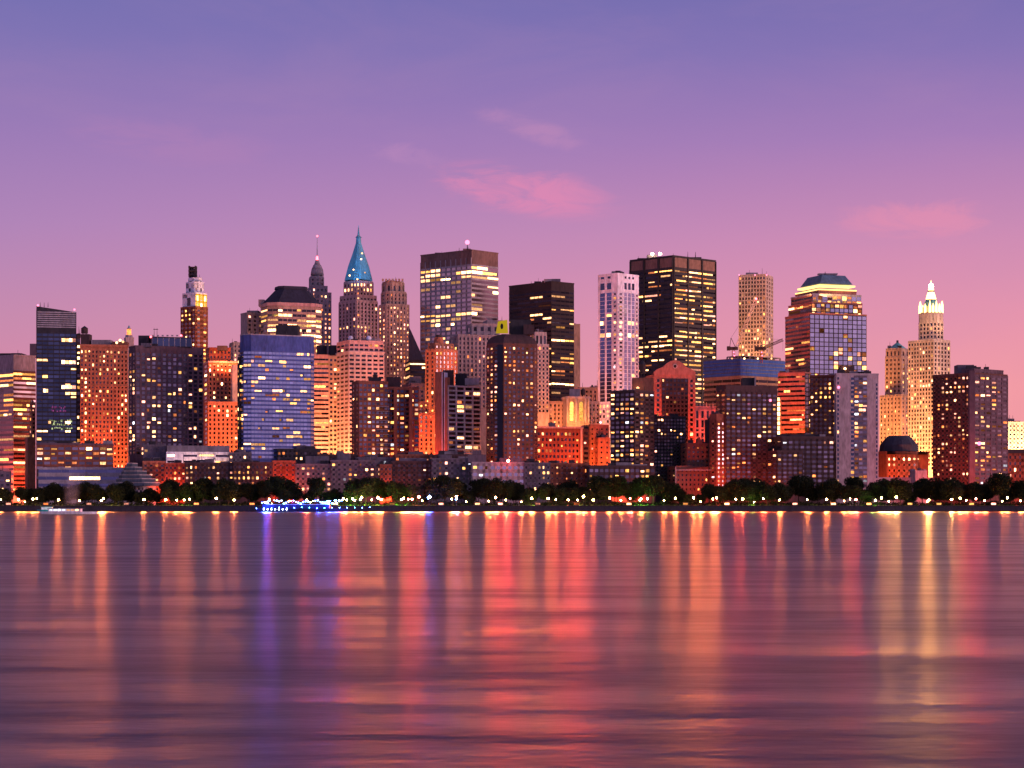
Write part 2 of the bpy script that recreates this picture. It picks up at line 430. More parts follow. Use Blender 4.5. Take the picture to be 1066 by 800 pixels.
    def beacon(s, px, y, D, r=.9, mat='beacon_red'):
        m = s.new('beacon', True); m.ball(at(px, y, D), r, mat); return m
    def finish(s, clutter=True):
        if s.top and clutter:                                        # cooling units, vents and rods on the flat roof
            pts, z = s.top; rg = s.rg; n = len(pts); cx = sum(p[0] for p in pts)/n; cy_ = sum(p[1] for p in pts)/n
            rad = min(math.hypot(p[0]-cx, p[1]-cy_) for p in pts)
            for i in range(rg.randint(3, 6)):
                q = pts[rg.randrange(n)]; t = rg.uniform(.1, .72); x, y = cx + (q[0]-cx)*t, cy_ + (q[1]-cy_)*t
                w, dd, h = rg.uniform(.06, .22)*rad, rg.uniform(.06, .2)*rad, rg.uniform(1.0, 3.2)
                m = s.new('roof_unit'); m.box(x-w, x+w, y-dd, y+dd, z - .4, z + h, rg.choice(('roof_grey', 'concrete_dark', 'steel_dark', 'roof_dark')))
            for i in range(rg.randint(1, 3)):
                q = pts[rg.randrange(n)]; t = rg.uniform(.2, .85); x, y = cx + (q[0]-cx)*t, cy_ + (q[1]-cy_)*t
                m = s.new('rooftop_rod'); m.cyl(x, y, z, z + rg.uniform(3, 8), .22, .1, 'steel_dark', 5)
        for part, m in s.shared.items():
            if m.f: m.build(part, s.root)
        for part, m, sm in s.own: m.build(part, s.root, smooth=sm)
        # the hundred largest panes are parts, the rest one part
        w = sorted(s.win, key=lambda t: (-round(t[2]*t[3]*abs(t[5].y), 0), not t[7], -t[1]))
        for i, (c, h, ww, wh, u, n, mat, lit) in enumerate(w):
            if i < 100:
                key = (round(ww,2), round(wh,2), round(u.x,3), round(u.y,3), mat)
                me = WIN_CACHE.get(key)
                if me is None:
                    b = MB(); pane(b, Vector((0,0)), 0, ww, wh, u, n, mat)
                    me = bpy.data.meshes.new('window'); me.from_pydata(b.v, [], b.f); me.materials.append(MATS[mat]); me.update(); WIN_CACHE[key] = me
                o = bpy.data.objects.new('window', me); col.objects.link(o); o.parent = s.root
                o.location = (c.x - s.root.location.x, c.y - s.root.location.y, h - s.root.location.z)
            else:
                if i == 100: rest = MB()
                pane(rest, c, h, ww, wh, u, n, mat)
        if len(w) > 100:
            o = rest.build('window_glazing', s.root); o['kind'] = 'stuff'
        return s.root
def pane(b, c, h, w, wh, u, n, mat):
    def P(a, z, o): q = c + u * a + n * o; return (q.x, q.y, h + z)
    b.hexa([P(-w/2,-wh/2,.07), P(w/2,-wh/2,.07), P(w/2,-wh/2,0), P(-w/2,-wh/2,0), P(-w/2,wh/2,.07), P(w/2,wh/2,.07), P(w/2,wh/2,0), P(-w/2,wh/2,0)], mat, skip=(4,))

# ------------------------------------------------------------------ setting: water, quay, land
def structure(o): o['kind'] = 'structure'; return o
m, n, l, b = newmat('river_water')
geo = n.new('ShaderNodeNewGeometry')
b.inputs['Base Color'].default_value = (.010, .008, .022, 1)
b.inputs['IOR'].default_value = 1.33
b.inputs['Specular IOR Level'].default_value = .19              # silty harbour water
def wnoise(scale, detail, sx, sy, rough=.55):
    mp = n.new('ShaderNodeMapping'); mp.inputs['Scale'].default_value = (sx, sy, 1); mp.inputs['Location'].default_value = (37, 11, 0); l.new(geo.outputs['Position'], mp.inputs[0])
    t = N(n, 'ShaderNodeTexNoise', Scale=scale, Detail=detail, Roughness=rough); l.new(mp.outputs[0], t.inputs['Vector']); return t.outputs[0]
big = wnoise(.06, 5.0, .5, 1.0); mid = wnoise(.28, 4.0, .5, 1.0); fine = wnoise(2.6, 4.0, .7, 1.0)
h1 = N(n, 'ShaderNodeMath', op='MULTIPLY_ADD'); l.new(big, h1.inputs[0]); h1.inputs[1].default_value = .3
h2 = N(n, 'ShaderNodeMath', op='MULTIPLY_ADD'); l.new(mid, h2.inputs[0]); h2.inputs[1].default_value = .075
h3 = N(n, 'ShaderNodeMath', op='MULTIPLY'); l.new(fine, h3.inputs[0]); h3.inputs[1].default_value = .022
l.new(h2.outputs[0], h1.inputs[2]); l.new(h3.outputs[0], h2.inputs[2])
bp = n.new('ShaderNodeBump'); bp.inputs['Strength'].default_value = .4; bp.inputs['Distance'].default_value = 1.0
l.new(h1.outputs[0], bp.inputs['Height']); l.new(bp.outputs[0], b.inputs['Normal'])
calm = wnoise(.10, 9.0, .26, 1.0, .74)                                  # calmer and rougher patches
rr = mrange(n, l, calm, .40, .66); rr.inputs['To Min'].default_value = .275; rr.inputs['To Max'].default_value = .385
l.new(rr.outputs[0], b.inputs['Roughness'])
w = MB(); w.face([(-6000,-1500,0), (6000,-1500,0), (6000,SHORE+5,0), (-6000,SHORE+5,0)], 'river_water'); structure(w.build('water'))
q = MB(); q.box(-6000, 6000, SHORE, SHORE + 3, -2, GZ - .004, 'quay_stone')
q.box(-6000, 6000, SHORE - .3, SHORE + .5, GZ - .006, GZ + .5, 'quay_stone'); structure(q.build('sea_wall'))
g = MB(); g.face([(-40000,SHORE+3,GZ-.004), (40000,SHORE+3,GZ-.004), (40000,60000,GZ-.004), (-40000,60000,GZ-.004)], 'asphalt'); structure(g.build('ground'))
pm = MB(); pm.face([(-3000,SHORE+.5,GZ), (3000,SHORE+.5,GZ), (3000,SHORE+16,GZ), (-3000,SHORE+16,GZ)], 'paving'); structure(pm.build('promenade'))

# ------------------------------------------------------------------ street glow between the blocks
ORANGE, RED, GOLD, SODA = (1.0,.20,.05), (1.0,.10,.035), (1.0,.35,.10), (1.0,.32,.11)
for px, D, wpx, c, w in (
    (5,1530,40,RED,30e3), (32,1532,10,RED,14e3), (105,1528,50,ORANGE,38e3), (133,1500,20,ORANGE,10e3), (232,1560,40,ORANGE,60e3), (338,1580,22,SODA,60e3),
    (357,1570,26,SODA,60e3), (385,1570,40,ORANGE,22e3), (372,1446,16,RED,12e3), (400,1446,30,RED,9e3), (440,1560,30,RED,40e3), (460,1590,36,ORANGE,70e3), (485,1446,36,SODA,10e3),
    (508,1424,14,ORANGE,8e3), (535,1424,24,RED,9e3), (566,1540,20,SODA,50e3), (590,1440,50,RED,22e3), (622,1462,24,ORANGE,22e3), (600,1520,70,ORANGE,60e3), (640,1610,40,SODA,50e3),
    (707,1484,28,RED,40e3), (735,1490,34,RED,55e3), (748,1395,12,RED,7e3), (826,1560,36,ORANGE,90e3), (790,1640,30,SODA,14e3), (790,1402,50,RED,6e3), (655,1402,36,RED,5e3),
    (933,1740,40,GOLD,115e3), (966,1690,44,GOLD,130e3), (940,1465,50,(1,.15,.05),13e3), (985,1400,30,RED,9e3), (1030,1404,30,RED,4e3), (1062,1572,40,(1,.6,.25),190e3), (1062,1470,40,RED,5e3),
    (205,1420,50,(1,.5,.3),16e3), (170,1395,40,RED,7e3), (297,1390,24,RED,7e3), (402,1395,14,RED,5e3)):
    glow(px, D, wpx, c, w)

glow(702, 1473, 24, RED, 3.5e3, 22, zz(434,1450) + 1, 1)  # red light added on the glass block's roof to redden the gable
glow(857, 1441, 16, RED, 3e3, 30, zz(455,1414) + 1.5, 1)  # red light added on the low apartments' roof for the tower flank

glow(445, 1447, 10, RED, 26e3, 35).rotation_euler.z = R(-48)

# ------------------------------------------------------------------ the far towers
DARK = 'roof_dark'
RIB = S(mw=5, mh=4.6, fw=.96, fh=.5, p=.35, pal='office', glass='glass_dim', pier=0, band=.25, run=4, cluster=True)
GRID = S(mw=4.2, mh=4.4, fw=.55, fh=.55, p=.2)
APT = S(mw=5.2, mh=4.7, fw=.62, fh=.52, p=.3, glass='glass_grey', pier=.25, band=.2)
STONE = S(mw=4.2, mh=4.6, fw=.42, fh=.5, p=.45, pal='pink', glass='glass_dim', pier=.5, band=.1)

# domed stone tower with a red lit mast
b = Building('stone_tower', 'slender grey stone tower with domed top and red lit mast, behind the dark hipped roof', 333, 2020, 372)
P = rect(325, 329, 345, 2020, 15, 22)
b.tier(P, 305, 'stone_grey', STONE.but(p=.5, rows=[(330,372,.8)]), ybot=None)
b.tier(rect(320, 325, 341, 2030, 15, 24), 297, 'stone_grey', STONE.but(p=.15), ybot=312)
b.tier(chamfer(rect(322, 324, 337.5, 2035, 12, 20), 4), 286, 'stone_grey', STONE.but(p=.1, mw=3.4), ybot=300)
c = b.new('dome', True); x = kx(330.2)*2045
for (y0, y1, r0, r1) in ((287,281,6.5,5.6), (281,276,5.6,3.6), (276,271,3.0,1.6)): c.cyl(x, 2045, zz(y0,2045), zz(y1,2045), r0, r1, 'stone_grey', 14)
c = b.new('lantern'); c.cyl(x, 2045, zz(271,2045), zz(267,2045), 1.3, .8, 'beacon_red', 8)
b.mast(330.2, 246, 268, 2045, .5, 'steel_grey', 'mast'); b.beacon(330.2, 246, 2045, .8)
b.finish()

# pyramid roofed tower in copper green
b = Building('pyramid_tower', 'pink stone tower under a tall blue green copper pyramid and needle spire', 372, 1980, 362)
ST = STONE.but(mw=3.4, mh=4.1, fw=.5, fh=.6, p=.08, glass='glass_dim')
b.tier(rect(353, 371, 393, 1980, 40), 313, 'stone_pink', ST.but(rows=[(338,343,.85,'bright')], band=.05, pier=.7), ybot=None)
b.tier(rect(354, 371, 392, 1990, 40), 306, 'stone_pink', ST.but(fh=.4), ybot=316)
b.tier(chamfer(rect(355.5, 371, 391, 1992, 40), 4), 291, 'stone_pink', ST.but(rows=[(294,300,.6,'bright')], p=.15, mh=5), ybot=307)
c = b.new('pyramid_roof'); R0 = chamfer(rect(356, 371.5, 390.5, 1992, 40), 4); 
c.prism(R0, zz(291,1996), zz(276,1996), 'copper_green', pts1=inset(R0, .74)); c.prism(inset(R0,.74), zz(276,1996), zz(263,1996), 'copper_green', pts1=inset(R0,.43)); c.prism(inset(R0,.43), zz(263,1996), zz(252,1996), 'copper_green', pts1=inset(R0,.2))
xc = sum(p[0] for p in R0)/len(R0); yc = sum(p[1] for p in R0)/len(R0)
c = b.new('lantern'); c.cyl(xc, yc, zz(252,1996), zz(246,1996), 2.6, 2.2, 'copper_green', 8); c.cyl(xc, yc, zz(246,1996), zz(243.6,1996), 3.1, 1.2, 'copper_green', 8)
c = b.new('needle'); c.cyl(xc, yc, zz(243.6,1996), zz(233,1996), 1.1, .15, 'copper_green', 8)
for i, p in enumerate(R0[::2]):
    d_ = b.new('dormer'); d_.cyl(p[0]*.9+xc*.1, p[1]*.9+yc*.1, zz(292,1996), zz(284,1996), 1.5, .3, 'copper_green', 6)
for (px, y) in ((368,281), (376,270), (380,284), (364,287), (377,264), (372,291)):
    m_ = b.new('dormer_light', True); m_.ball(at(px, y, 1978), .7, 'lit_bright')
b.finish()
for (px, sgn) in ((356,-1), (388,1), (371,0)):                       # blue floodlights of the copper roof
    l_ = bpy.data.lights.new('roof_floodlight', 'SPOT'); l_.energy = 45e3; l_.color = (.04,.36,.9); l_.spot_size = R(60); l_.spot_blend = .6; l_.shadow_soft_size = 1
    o = bpy.data.objects.new('roof_floodlight', l_); o.location = at(px + sgn*3, 290, 1950); col.objects.link(o)
    o.rotation_euler = (at(372, 270, 1998) - o.location).to_track_quat('-Z', 'Y').to_euler()

# plain stone tower right of it
b = Building('stone_tower', 'stepped pinkish limestone tower with rows of small lit windows, right of the copper pyramid', 404, 1850, 412)
STW = STONE.but(mw=3.6, mh=4.3, fw=.4, fh=.5, p=.75, pal='pink', pier=.7, band=.04)
b.tier(rect(394.5, 402, 426, 1850, 25), 317, 'stone_tan', {0: STW.but(cols=((0,.12,.2),)), 3: STW}, ybot=None)
b.tier(chamfer(rect(396, 403, 424, 1856, 25), 2.5), 303, 'stone_tan', STW.but(p=.25), ybot=320)
b.tier(chamfer(rect(396.5, 404, 422, 1860, 25), 3.5), 292, 'stone_tan', STW.but(p=.0, mh=9, fh=.6, mw=6), ybot=306)
for i in range(7): b.rbox('parapet_block', 397.5 + i*3.4, 399.5 + i*3.4, 290.3, 293, 1861, 2, 'stone_tan')
b.finish()

# dark pointed roof
b = Building('office_tower', 'dark block under a steep black triangular roof, left of the tall banded tower', 432, 1760, 425)
Q = rect(425, 427, 443.5, 1760, 10, 30)
b.tier(Q, 375, 'granite_dark', RIB.but(p=.3, mw=4), cap=False)
c = b.new('roof'); z0 = zz(375,1760); X = lambda p: kx(p)*1760
for i in (0, 1):
    pass
v = [(X(425.5),1760,z0), (X(441),1760,z0), (X(425.8),1760,zz(341,1760)), (X(425.5),1795,z0), (X(441),1795,z0), (X(425.8),1795,zz(341,1760))]
c.face([v[0],v[1],v[2]],'roof_slate'); c.face([v[4],v[3],v[5]],'roof_slate'); c.face([v[1],v[4],v[5],v[2]],'roof_slate'); c.face([v[3],v[0],v[2],v[5]],'roof_slate')
b.finish()

# tall banded tower
b = Building('office_tower', 'tall grey steel office tower with brown blank top band and red ball beacon', 491, 1950, 372)
TB = S(mw=5.2, mh=4.7, fw=.9, fh=.58, p=.2, pal='bright', glass='glass_bronze', pier=.8, band=.25, top=15.5, run=2, trim='steel_grey',
       rows=[(281,286,.75,'bright'), (287,292,.55,'bright'), (322,327,.85,'bright'), (327,345,.2), (347,352,.5)])
b.tier(rect(438, 491, 518.5, 1950, 48), 260.5, 'bronze', {3: TB.but(cols=((.5,.66,.4),)), 0: TB.but(pier=0, fw=.98, run=4, glass='glass_bronze', rows=[(276,280,.8,'bright'), (281,285,.95,'bright'), (285,290,.9,'bright'), (325,330,.5,'bright')])}, roof='roof_grey')
b.beacon(486.5, 252.5, 1965, 2.1, 'beacon_pink'); b.mast(486.5, 254, 262, 1965, .7); b.rbox('roof_box', 482, 490, 259, 262, 1968, 6, 'bronze'); b.mast(478, 258, 262, 1966, .3)
b.finish()

# long low purple office in front of it
b = Building('office_block', 'wide purple stone office block stepping up below the tall banded tower', 500, 1790, 425)
PO = STONE.but(mw=4, mh=4.6, fw=.45, fh=.6, p=.12, pier=.6)
b.tier(rect(474, 477, 530, 1790, 12, 40), 349, 'stone_grey', PO.but(rows=[(381,385,.6,'bright'),(360,364,.3,'bright')]))
b.tier(rect(490, 491, 520, 1805, 12, 25), 336, 'stone_grey', PO.but(p=.02, mw=7, mh=7), ybot=352)
b.tier(rect(506, 507, 524, 1815, 12, 18), 331.5, 'stone_grey', None, ybot=340)
b.finish()

# black office tower
b = Building('office_tower', 'black office tower with scattered yellow lit floors, behind the round shouldered apartments', 574, 1800, 425)
BK = S(mw=4.6, mh=4.55, fw=.9, fh=.42, p=.12, pal='yellow', glass='glass_black', pier=.1, band=.2, top=8, run=3, cluster=True,
       rows=[(316,321,.4), (323,328,.75), (329,333,.6), (398,402,.85,'bright'), (352,372,.25)])
b.tier(rect(530, 574, 597.5, 1800, 42), 293.5, 'granite_dark', {3: BK, 0: BK.but(rows=[(321,326,.85),(328,332,.3),(352,358,.7,),(365,372,.75),(376,381,.6),(384,392,.5),(398,402,.95,'bright')])})
b.rbox('roof_box', 574, 583.5, 290.5, 294.5, 1815, 8, 'concrete_dark'); b.mast(553, 293, 297, 1815, .3)
b.finish()
b = Building('office_slab', 'plain brown blank slab showing at the right of the black office tower', 600, 1850, 440)
b.tier(rect(590, 593, 604, 1850, 12, 20), 338, 'stone_tan', None); b.finish()

# white tower with glass strips
b = Building('white_tower', 'white panelled tower with tall blue glass strips and square top windows', 643, 1650, 452)
b.tier(rect(622.5, 643, 665, 1650, 45), 285, 'white_panel', None, roof='roof_grey')
P = rect(622.5, 643, 665, 1650, 45); u0, u1 = Vector(P[0]), Vector(P[1]); l3 = Vector(P[3])
def sub(p, q, a, c): return p + (q - p)*a, p + (q - p)*c
WG = S(mw=3.4, mh=4.3, fw=.92, fh=.9, p=.02, pal='bright', glass='glass_sky', pier=0, band=.05, top=0)
WP = S(mw=3.4, mh=4.3, fw=.55, fh=.55, p=.12, pal='apt', glass='glass_purple', pier=.1, band=.1, top=0)
for (p_, q_, strips, gl) in ((u0, u1, ((.30,.44),(.48,.62),(.66,.80)), 'glass_sky'), (l3, u0, ((.10,.36),(.44,.70)), 'glass_blue')):
    zt, zb_ = zz(304,1650), zz(418,1650)
    for (a, c_) in strips:
        pp, qq = sub(p_, q_, a, c_); b.facade(pp, qq, zb_, zt, WG.but(glass=gl, mw=5, rows=[(333,337,.7,'bright'), (345,349,.5,'bright')]), 'white_panel', 1650)
        b.facade(pp, qq, zz(301,1650), zz(293.5,1650), WG.but(mw=6, mh=7, fw=.8, fh=.9, glass='glass_navy'), 'white_panel', 1650)
        b.facade(pp, qq, zz(290,1650), zz(286.5,1650), WG.but(mw=6, mh=4, fw=.6, fh=.7, glass='glass_navy'), 'white_panel', 1650)
    ends = ((.03,.26),(.84,.97)) if p_ is u0 else ((.76,.97),)
    for (a, c_) in ends:
        pp, qq = sub(p_, q_, a, c_); b.facade(pp, qq, zb_, zz(304,1650), WP.but(rows=[(333,337,.7,'bright'),(345,349,.6,'bright')], p=.22), 'white_panel', 1650)
    pp, qq = sub(p_, q_, .03, .97); b.facade(pp, qq, zz(452,1650), zz(420,1650), WP.but(mw=4, mh=5, p=.4, rows=[(422,430,.85,'bright')]), 'white_panel', 1650)
b.rbox('roof_box', 637, 648, 282.5, 287, 1670, 8, 'roof_grey')
b.finish()
b = Building('roof_block', 'pale low stone block beside the left foot of the white glass striped tower', 615, 1700, 452)
b.tier(rect(598, 604, 626, 1700, 20), 404, 'stone_tan', STONE.but(p=.02)); b.finish()

# biggest black tower
b = Building('office_tower', 'tallest broad black steel tower with many bright lit floors and rooftop lamps', 701, 1900, 425)
BB = S(mw=14.5, mh=4.85, fw=.93, fh=.36, p=.3, pal='office', glass='glass_black', pier=.9, band=.35, top=13, run=1)
b1 = S(mw=3.2, mh=4.85, fw=.95, fh=.36, p=.3, pal='office', glass='glass_black', pier=0, band=.35, top=13, run=4, cluster=True, rows=[(333,348,.02),(349,354,.7,'bright'),(355,360,.8,'bright')])
b2 = b1.but(p=.75, cluster=False, rows=[(338,344,.0),(345,352,.95,'bright'),(300,320,.6),(320,338,.85), (352,430,.8)], run=3)
b.tier(rect(656, 701, 745, 1900, 44), 266.5, 'steel_dark', {3: b1, 0: b2}, roof='roof_dark')
PB = rect(656, 701, 745, 1900, 44)
for (p_, q_) in ((Vector(PB[3]), Vector(PB[0])), (Vector(PB[0]), Vector(PB[1]))):
    u_ = (q_ - p_).normalized(); n_ = Vector((u_.y, -u_.x)); L_ = (q_ - p_).length
    m_ = b.mb('facade_frame')
    for k_ in (.0, .333, .667, 1.0):
        for o_ in (L_*k_,):
            a0, a1 = max(.02, o_ - .8), min(L_ - .02, o_ + .8)
            f_ = lambda a, oo, z: ((p_ + u_*a + n_*oo).x, (p_ + u_*a + n_*oo).y, z)
            z0_, z1_ = GZ + .1, zz(267.5, 1900)
            m_.hexa([f_(a0,1.1,z0_), f_(a1,1.1,z0_), f_(a1,0,z0_), f_(a0,0,z0_), f_(a0,1.1,z1_), f_(a1,1.1,z1_), f_(a1,0,z1_), f_(a0,0,z1_)], 'steel_dark', skip=(4,))
    # louvred top panels
    for k_ in range(3):
        a0, a1 = L_*(k_/3) + 1.6, L_*((k_+1)/3) - 1.6; z0_, z1_ = zz(279, 1900), zz(268, 1900)
        b.mb('louvre_panel').hexa([f_(a0,.3,z0_), f_(a1,.3,z0_), f_(a1,0,z0_), f_(a0,0,z0_), f_(a0,.3,z1_), f_(a1,.3,z1_), f_(a1,0,z1_), f_(a0,0,z1_)], 'bronze' if q_ is not PB else 'bronze', skip=(4,))
b.rbox('roof_box', 674, 684, 265.5, 270, 1925, 10, 'concrete_dark'); b.beacon(679, 264.8, 1922, 1.3, 'beacon_white'); b.beacon(687, 264.5, 1922, 1.2, 'beacon_white')
b.mast(716, 262, 268, 1915, .3); b.mast(724, 262.5, 268, 1915, .4)
b.finish()

# lattice residential tower still being finished
b = Building('apartment_tower', 'pale gridded high rise behind the cranes, floodlit orange on its lower floors', 793, 2000, 392)
LG = S(mw=3.1, mh=4.2, fw=.52, fh=.62, p=.06, pal='orange', glass='glass_dim', pier=.5, band=.35, top=1.5, rows=[(342,352,.6,'yellow'), (352,362,.5,'yellow'), (362,380,.5,'yellow'), (304,330,.14)])
b.tier(rect(769, 797, 804.5, 2000, 68), 286, 'stone_pale', {3: LG, 0: LG.but(mw=2.6)})
b.rbox('roof_box', 777, 789, 284, 287, 2012, 5, 'stone_grey')
for px in (769.5, 798, 786): b.beacon(px, 286.5, 2001, .7, 'beacon_pink')
b.finish()
l_ = bpy.data.lights.new('work_floodlight', 'AREA'); l_.size = 16; l_.energy = 40e3; l_.color = (1,.40,.14)
o = bpy.data.objects.new('work_floodlight', l_); o.location = at(786, 372, 1950); o.rotation_euler = (R(118), 0, 0); col.objects.link(o)

# unfinished tower wrapped in blue netting, two cranes
b = Building('unfinished_tower', 'unfinished tower wrapped in blue netting with bare floors above, behind the dark apartments', 773, 1700, 425)
Q = rect(733, 771, 817, 1700, 40)
b.tier(Q, 392, 'bronze', S(mw=9, mh=5, fw=.96, fh=.55, p=.0, glass='glass_dim', pier=0, band=.3))
for i in range(5):
    b.mb('net_panel').prism(inset(Q, 1.02), zz(391 - i*3.6, 1700), zz(388.2 - i*3.6, 1700), 'net_blue')
    b.mb('floor_slab').prism(inset(Q, 1.0), zz(388.2 - i*3.6, 1700), zz(387.4 - i*3.6, 1700), 'concrete_dark')
b.tier(inset(rect(758, 773, 811, 1712, 40), 1), 372, 'steel_dark', None, ybot=377, cap=False)
Q2 = rect(757, 774, 812, 1710, 40)
for pa, qa in ((Q2[3], Q2[0]), (Q2[0], Q2[1])):
    for i in range(7):
        t = i/6; x_, y_ = pa[0] + (qa[0]-pa[0])*t, pa[1] + (qa[1]-pa[1])*t
        b.mb('bare_column_frame').box(x_-.6, x_+.6, y_-.6, y_+.6, zz(376,1700), zz(370,1700), 'stone_tan')
b.new('floor_slab').prism(inset(Q2, 1.01), zz(370.4,1700), zz(369.3,1700), 'stone_tan')
for px in (762, 775, 789, 803):
    m_ = b.new('work_lamp', True); m_.ball(at(px, 373.5, 1702), .7, 'lit_bright')
b.finish()
for (px, lab, tip, ctr, lit) in ((763.5, 'luffing tower crane with a floodlit jib, left of the two cranes', (787,312), (757,364), True),
                           (792.5, 'dark luffing tower crane with a thin low jib, right of the two cranes', (815,354), (785,363), False)):
    e_ = empty('tower_crane', (kx(px)*1715, 1715, zz(372,1715)), lab, 'crane')
    m_ = MB(); m_.lattice(at(px, 378, 1715), at(px, 364, 1715), 2.0, 'red_steel', 5); m_.build('mast', e_)
    m_ = MB(); p_ = at(px, 363, 1715); m_.box(p_.x-3.4, p_.x+3, 1713, 1717, p_.z-1.2, p_.z+1.2, 'crane_dark'); m_.box(p_.x-5.2, p_.x-2.6, 1713.2, 1716.8, p_.z-1.6, p_.z+1.7, 'crane_dark'); m_.build('machinery_deck', e_)
    m_ = MB(); m_.box(p_.x+1.2, p_.x+3.4, 1711.4, 1713, p_.z-1.4, p_.z+.9, 'crane_dark'); m_.build('cab', e_)
    m_ = MB(); ap = at(px-2.5, 352, 1715); m_.bar(p_ + Vector((-3,0,1)), ap, .4, 'crane_dark'); m_.bar(p_ + Vector((1.6,0,1)), ap, .4, 'crane_dark'); m_.build('back_frame', e_)
    m_ = MB(); t_ = at(*tip, 1715); m_.lattice(p_ + Vector((2.4,0,.6)), t_, 2.0, 'crane_white' if lit else 'crane_dark', 16, .4); m_.build('jib', e_)
    m_ = MB(); m_.bar(ap, t_, .14, 'crane_dark'); m_.build('pendant_cable', e_)
    m_ = MB(); m_.bar(t_, t_ - Vector((0,0,9)), .12, 'crane_dark'); m_.build('hoist_cable', e_)
    if lit: m_ = MB(); m_.ball(t_ + Vector((0,-.6,.6)), 1.0, 'beacon_red'); m_.build('tip_lamp', e_)
    m_ = MB(); m_.ball(at(px+.5, 367, 1712), .6, 'beacon_pink'); m_.ball(at(px+1, 370.5, 1712), .6, 'beacon_pink'); m_.build('mast_lamp', e_)

# tower with truncated pyramid top
b = Building('office_tower', 'stepped glass grid tower under a gold lit truncated pyramid top', 843, 1600, 455)
GG = S(mw=4.9, mh=4.75, fw=.84, fh=.82, p=.06, pal='office', glass='glass_tower', pier=.18, band=.22, top=1, trim='granite_dark', rows=[(310,326,.5,'office'), (326,332,.12), (350,375,.16), (376,392,.25)])
GL = S(mw=3, mh=4.4, fw=.92, fh=.5, p=.14, pal='orange', glass='glass_purple', pier=.0, band=.18, top=1, run=4, cluster=True, trim='granite_red')
b.tier(rect(817.5, 843, 902, 1600, 20), 326.5, 'granite_red', {0: GG, 3: GL})
b.tier(rect(821, 845, 897.5, 1608, 20), 314, 'granite_red', {0: GG.but(p=.5, rows=()), 3: GL.but(p=.7)}, ybot=328)
b.tier(rect(823.5, 846, 896.5, 1610, 20), 305, 'steel_grey', {0: GG.but(p=.75, rows=(), mh=5.2, pal='yellow', trim='steel_grey'), 3: GL.but(p=.6)}, ybot=316)
C1 = rect(828, 852, 891.5, 1618, 20)
b.tier(C1, 300.5, 'granite_red', None, ybot=306)
b.new('light_band').prism(inset(C1, 1.008), zz(302.4,1618), zz(300.8,1618), 'gold_light')
C2 = rect(830.5, 853, 890, 1620, 20)
b.tier(C2, 297.5, 'steel_grey', None, ybot=301)
b.new('light_band').prism(inset(C2, 1.01), zz(297.6,1618), zz(296,1618), 'gold_light')
C3 = rect(833, 854, 887.5, 1622, 20); m_ = b.new('pyramid_roof')
m_.prism(C3, zz(295.2,1622), zz(285.5,1622), 'roof_blue', pts1=inset(C3, .72))
b.rbox('roof_box', 852, 872, 284.6, 286, 1636, 6, 'steel_grey'); b.mast(859, 283, 286, 1636, .4)
# lower red wing
WL = rect(810, 838, 846, 1590, 60, None)
b.tier(WL, 389, 'granite_red', {3: RIB.but(mw=3.2, mh=5, p=.22, pal='orange', fh=.42, glass='glass_dim'), 0: GG.but(p=.2)}, part='wing_wall')
m_ = b.new('lit_stair'); m_.prism(rect(809, 812.5, 813.5, 1585, 70), GZ, zz(414,1585), 'stone_tan')
b.win += [(Vector((kx(810.6)*1584.6, 1584.6)), zz(y,1585), 1.7, 2.5, Vector((1,0)), Vector((0,-1)), 'lit_bright', True) for y in range(416, 470, 5)]
b.finish()
glow(860, 1612, 60, (1,.5,.15), 1.5e3, 40, zz(306,1600), 1.2)

# orange tower with small pyramid
b = Building('stone_tower', 'orange floodlit stone tower with small green pyramid roof, left of the gold crowned tower', 932, 1800, 480)
OS = STONE.but(mw=3.7, mh=4.5, fw=.42, fh=.5, p=.14, pal='yellow', glass='glass_dim')
b.tier(rect(916, 938, 957, 1790, 35), 412, 'stone_tan', OS.but(rows=[(440,446,.6,'bright')]))
T = rect(921.5, 938, 947, 1800, 55)
b.tier(T, 371, 'stone_tan', {3: OS, 0: OS.but(p=.65, mw=4.4)}, ybot=414)
b.tier(inset(T, .94), 363, 'stone_tan', OS.but(p=0, fh=.7, mh=6), ybot=372)
m_ = b.new('pyramid_roof'); T2 = chamfer(inset(T, .95), 3); m_.prism(T2, zz(363,1800), zz(356,1800), 'copper_green', pts1=inset(T2, .12))
xc = sum(p[0] for p in T2)/8; yc = sum(p[1] for p in T2)/8
b.new('lantern').cyl(xc, yc, zz(356.5,1800), zz(353.5,1800), 1.1, .9, 'roof_dark', 6)
b.finish()

# gold crowned tower
b = Building('crowned_tower', 'ornate golden stone tower with white lit pinnacles and glowing spire', 968, 1740, 490)
GS = STONE.but(mw=3.1, mh=4.3, fw=.56, fh=.62, p=.2, pal='yellow', glass='glass_dim', pier=.4, band=.2)
b.tier(rect(945.5, 972, 989, 1740, 40), 354, 'stone_pale', GS.but(rows=[(380,384,.35,'bright'),(395,402,.4,'bright'),(420,440,.3)]))
T = chamfer(rect(953.5, 972, 985, 1750, 40), 4)
b.tier(T, 333, 'stone_pale', GS.but(p=.12), ybot=356)
b.tier(inset(T, .985), 324, 'stone_pale', GS.but(p=0, mw=5, mh=9, fh=.05, fw=.1, pier=.3, band=0), ybot=335)
xc = sum(p[0] for p in T)/8; yc = sum(p[1] for p in T)/8
T3 = inset(T, .93)
b.new('crown_base').prism(inset(T, .72), zz(325,1750), zz(318.5,1750), 'stone_pale')
